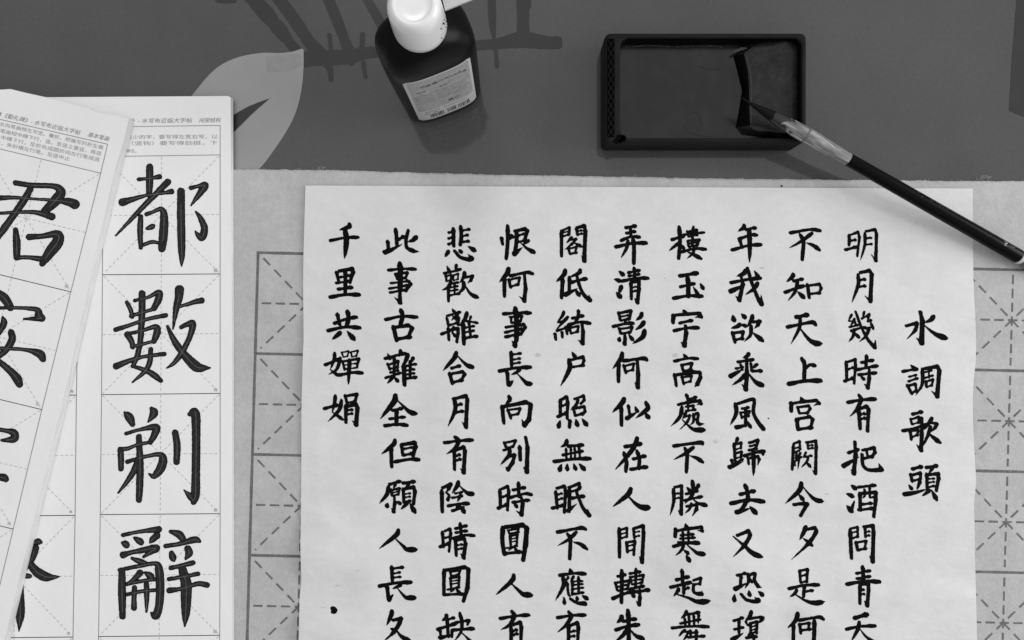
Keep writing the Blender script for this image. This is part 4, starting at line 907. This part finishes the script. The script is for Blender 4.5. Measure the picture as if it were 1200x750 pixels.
# raised grinding slope with a steep ink-covered front, its dark reflection painted black
zp = .0160
def ptab(a, b, zz): return P(a, b, zz)
def pline(pts, n=6):
    out = []
    for a, b in zip(pts[:-1], pts[1:]):
        out += [tuple(np.array(a) + (np.array(b) - np.array(a)) * k / n) for k in range(n)]
    return out + [pts[-1]]
rt0 = [(912, 47), (893, 50), (880, 56), (872, 63)]
lf0 = [(905, 43), (882, 46), (865, 53), (858.5, 65.5)]
rt = pline([(872, 63), (876.5, 84), (878, 104), (878, 126), (879, 147)])
lf = pline([(858.5, 65.5), (864, 87), (869, 106), (865.5, 128), (861, 150)])
rt2 = [(879, 147), (883, 152), (900, 156), (936, 158)]
lf2 = [(861, 150), (868, 158.5), (900, 162), (938, 164)]
rt = np.array(rt); lf = np.array(lf)
mb = MB()
mid = [(a + b) / 2 for a, b in zip(rt, lf)]
low = [P(a, b, .0119) for a, b in lf]; hi = [P(a, b, zp) for a, b in rt]
md = [tuple(np.array(P(m_[0] - .6, m_[1], .0149))) for m_ in mid]
mb.loops([low, md, hi], closed=False)
mb.build('slope_front', M['ridge'], stone, smooth=True)
mb = MB(); hi2 = [P(a, b, zp) for a, b in rt2]
mb.loops([[P(a, b, .0119) for a, b in lf2], hi2], closed=False)
mb.build('slope_foot', M['pad'], stone, smooth=True)
hi0 = [P(a, b, zp) for a, b in rt0]
mb = MB(); mb.loops([[P(a, b, .0119) for a, b in lf0], hi0], closed=False)
mb.build('slope_shoulder', M['pad'], stone, smooth=True)
hi = hi0[:-1] + hi + hi2[1:]
mb = MB()
edge = T(923.2, 0)[0]
right = [(edge - .0002, p[1], p[2]) for p in hi]
topw = T(0, 60.5)[1]
rings = []
for i, p in enumerate(hi):
    rings.append([(p[0] + (edge - .0003 - p[0]) * k / 14, p[1] + (0 if i > 0 else 0), p[2] + .0009 * math.sin(math.pi * k / 14) * (k > 0)) for k in range(15)])
first = [(x, topw - .0003, zz) for x, y, zz in rings[0]]
mb.loops([first] + rings, closed=False)
mb.build('grinding_slope', M['pad'], stone, smooth=True)
mb = MB()                    # pale streaks along the crest, and thin pale lines round the pool
for s, zz in (("874.5,66,1.4 879,85,1.5 880.5,106,1.6 880,130,1.6 880,144,1.4", zp + .0004), ("860,61,2.5 868,57.5,3.2 874,56.5,2", zp + .0005),):
    (v, f), = ink_glyph([wstroke(s)], step=.4, rough=.5)
    mb.add([P(a, b, zz) for a, b in v], f)
for s in ("733,55.5,1.0 760,53.5,1.6 790,55,1.0 830,54,1.4 848,55.5,.8", "727,60,.8 725.8,90,.9 725.6,130,.8 726.5,158,1", "735,163.5,1 800,164.3,1 870,163.5,1.2 905,164,.8"):
    (v, f), = ink_glyph([wstroke(s)], step=.4, rough=.6)
    mb.add([P(a, b, .0126) for a, b in v], f)
mb.build('pale_streaks', M['pale_line'], stone)
mb = MB()
for s in ("803,138,1 806,134,.8 813,132,.9 820,134,.7 822,140,.5", "802,148,.7 808,155,.9 820,159,1 835,159.5,.6", "815,77,.8 830,81,1 845,81,.6", "820,139,.8 823,146,.8"):
    (v, f), = ink_glyph([wstroke(s)], step=.4, rough=.6)
    mesh_obj('ink_ripple', [P(a, b, .01235) for a, b in v], f, M['ripple'], stone)
for s in ("722,166,5 727,161,7 731,164,4", "727,166,4 731,161,5"):
    (v, f), = ink_glyph([wstroke(s)], step=.4, rough=.8)
    mb.add([P(a, b, .0222) for a, b in v], f)
mb.build('ink_blot', M['ridge'], stone)
mb = MB()                    # carved lattice strip on the left rim
zr = .0220
lx0, lx1, ly0, ly1 = 711.2, 720.2, 45.5, 161
mb.add([P(lx0, ly0, zr + .00006), P(lx1, ly0, zr + .00006), P(lx1, ly1, zr + .00006), P(lx0, ly1, zr + .00006)], [(0, 3, 2, 1)])
lat = mb.build('lattice_strip', M['stone_carved'], stone)
mb = MB()
n = 11; hgt = (ly1 - ly0 - 3) / n
def bar(a, b, w, z0, z1):
    a = np.array(a, float); b = np.array(b, float); d = b - a; nn = np.array([-d[1], d[0]]) / np.hypot(*d) * w / 2
    V = [P(*(a - nn), z0), P(*(a + nn), z0), P(*(b + nn), z0), P(*(b - nn), z0), P(*(a - nn*.5), z1), P(*(a + nn*.5), z1), P(*(b + nn*.5), z1), P(*(b - nn*.5), z1)]
    mb.add(V, [(4, 5, 6, 7), (0, 1, 5, 4), (1, 2, 6, 5), (2, 3, 7, 6), (3, 0, 4, 7)])
for k in range(n):
    ya = ly0 + 1.5 + k * hgt; yb = ya + hgt
    bar((lx0 + 1.2, ya), (lx1 - 1.2, yb), 1.0, zr, zr + .00035); bar((lx1 - 1.2, ya), (lx0 + 1.2, yb), 1.0, zr, zr + .00033)
mb.build('lattice_relief', M['stone'], lat)

# ------------------------------------------------------------------ writing brush
A3 = np.array(P(944, 158.2, .0268)); B3 = np.array(P(1197, 302.5, .0066))
ax = (B3 - A3); ax /= np.linalg.norm(ax)
side = np.cross(ax, [0, 0, 1]); side /= np.linalg.norm(side); upv = np.cross(side, ax)
def at_photo_x(px):          # point of the axis that the photo shows at column px
    lo, hi_ = -.2, .3
    for _ in range(50):
        m_ = (lo + hi_) / 2; p = A3 + ax * m_; q = 600 + p[0] * H / (H - p[2]) / S
        if q < px: lo = m_
        else: hi_ = m_
    return lo
brush = thing('writing_brush', 'black lacquered writing brush with pale ferrule, resting on the inkstone rim', 'brush', tuple(A3 - np.array([0, 0, .0048])))
def tube(stations, n=28, bend=None, cap0=True, cap1=True):
    loops = []
    for px, r in stations:
        t = at_photo_x(px); c = A3 + ax * t
        if bend: c = c + bend(px)
        loops.append([tuple(c + (side*math.cos(2*math.pi*i/n) + upv*math.sin(2*math.pi*i/n)) * r * .001) for i in range(n)])
    m_ = MB(); m_.loops(loops, cap0, cap1); return m_
def bend(px):
    k = max(0, (884 - px) / 18) ** 2
    return side * (-.0008 * k) + np.array([0, 0, -.0006 * k])
ob = tube([(866.5, .12), (869, .28), (873, .5), (879, .85), (886, 1.4), (893, 2.0), (900, 2.6), (906, 2.95), (909, 2.95)], bend=bend).build('bristles', M['bristle'], brush, smooth=True)
smooth_by_angle(ob, 50)
fm = bpy.data.materials.new('pearly_ferrule'); fm.use_nodes = True
nt = fm.node_tree; N = nt.nodes; Lk = nt.links; bs = N["Principled BSDF"]
bs.inputs["Roughness"].default_value = .25; bs.inputs["Specular IOR Level"].default_value = .5
tc = N.new("ShaderNodeTexCoord"); mp = N.new("ShaderNodeMapping")
mp.vector_type = 'TEXTURE'
Rm = Matrix((ax, side, upv)).transposed().to_euler()
mp.inputs["Rotation"].default_value = Rm
sc2 = N.new("ShaderNodeMapping"); sc2.inputs["Scale"].default_value = (45, 260, 260)
nz = N.new("ShaderNodeTexNoise"); nz.inputs["Scale"].default_value = 1.0; nz.inputs["Detail"].default_value = 3; nz.inputs["Distortion"].default_value = 1.6
rp = N.new("ShaderNodeValToRGB")
e = rp.color_ramp.elements; e[0].position = .32; e[0].color = (.07, .07, .07, 1); e[1].position = .68; e[1].color = (.5, .5, .5, 1)
e2 = rp.color_ramp.elements.new(.5); e2.color = (.22, .22, .22, 1)
Lk.new(tc.outputs["Object"], mp.inputs[0]); Lk.new(mp.outputs[0], sc2.inputs[0]); Lk.new(sc2.outputs[0], nz.inputs[0]); Lk.new(nz.outputs[0], rp.inputs[0])
# ink soaked into the ferrule end: a ragged stain along the axis
sx = N.new("ShaderNodeSeparateXYZ"); Lk.new(mp.outputs[0], sx.inputs[0])
t0 = at_photo_x(940)
nz2 = N.new("ShaderNodeTexNoise"); nz2.inputs["Scale"].default_value = 260; nz2.inputs["Detail"].default_value = 4
Lk.new(mp.outputs[0], nz2.inputs[0])
ma = N.new("ShaderNodeMath"); ma.operation = 'MULTIPLY_ADD'; ma.inputs[1].default_value = .028
Lk.new(nz2.outputs[0], ma.inputs[0]); Lk.new(sx.outputs[0], ma.inputs[2])
mb2 = N.new("ShaderNodeMath"); mb2.operation = 'MULTIPLY_ADD'; mb2.inputs[1].default_value = .9
Lk.new(sx.outputs[2], mb2.inputs[0]); Lk.new(ma.outputs[0], mb2.inputs[2])
mr = N.new("ShaderNodeMapRange"); mr.inputs[1].default_value = t0 + .0095; mr.inputs[2].default_value = t0 + .0118
Lk.new(mb2.outputs[0], mr.inputs[0])
mx = N.new("ShaderNodeMix"); mx.data_type = 'RGBA'
mx.inputs[6].default_value = (.018, .018, .018, 1)
Lk.new(mr.outputs[0], mx.inputs[0]); Lk.new(rp.outputs[0], mx.inputs[7]); Lk.new(mx.outputs[2], bs.inputs["Base Color"])
ob = tube([(905, 2.95), (906, 3.2), (912, 3.55), (925, 4.05), (938, 4.3), (945, 4.3), (958, 4.15), (972, 3.85), (985, 3.55), (993, 3.45), (995, 3.4)]).build('ferrule', fm, brush, smooth=True)
smooth_by_angle(ob, 50)
ob = tube([(942.4, 4.25), (943.2, 4.42), (944.2, 4.42), (945.2, 4.25)]).build('ferrule_band', M['end_cap'], brush, smooth=True)
ob = tube([(993.5, 3.1), (994, 3.5), (996, 3.62), (1040, 3.78), (1100, 3.95), (1160, 4.08), (1192.5, 4.12), (1193.5, 4.0)], n=36).build('handle', M['lacquer'], brush, smooth=True)
smooth_by_angle(ob, 50)
ob = tube([(1193.2, 3.9), (1193.6, 4.15), (1196.5, 4.15), (1197, 3.9)]).build('ring', M['ring'], brush, smooth=True); smooth_by_angle(ob, 50)
ob = tube([(1196.8, 3.9), (1197.4, 4.1), (1215, 4.0), (1228, 3.3), (1233, 1.8), (1234, .4)]).build('end_cap', M['end_cap'], brush, smooth=True); smooth_by_angle(ob, 50)
mb = MB()                    # worn gilt marking
def on_handle(px, ang, rr=.00002):
    r = np.interp(px, [996, 1040, 1100, 1160, 1192], [3.62, 3.78, 3.95, 4.08, 4.12]) * .001 + rr
    c = A3 + ax * at_photo_x(px)
    return c - side * (r * math.sin(ang)) + upv * (r * math.cos(ang))
for k in range(150):
    px = random.gauss(1104, 14) if k < 130 else random.uniform(1060, 1135)
    if not 1060 < px < 1136: continue
    an = math.radians(random.gauss(38 + (px - 1100) * .25, 9)); s = random.uniform(.1, .5); d = random.uniform(.5, 2.0) * s
    mb.add([on_handle(px, an), on_handle(px + s, an + .02), on_handle(px + s + d*.3, an + .08*d), on_handle(px + .1, an + .07*d)], [(0, 1, 2, 3)])
mb.build('worn_marking', M['fleck'], brush)
mb = MB()
v, f = text_geo('5')
vx = v[:, 0] - v[:, 0].mean(); vy = v[:, 1] - .35
mb.add([on_handle(1172 + a*8.5, math.radians(22) - b * 1.05, .00004) for a, b in zip(vx, vy)], f)
for k in range(14):
    px = random.uniform(1176, 1182); an = math.radians(random.uniform(15, 34)); s = random.uniform(.1, .4)
    mb.add([on_handle(px, an), on_handle(px + s, an), on_handle(px + s, an + .06), on_handle(px, an + .05)], [(0, 1, 2, 3)])
mb.build('size_mark', M['fleck'], brush)
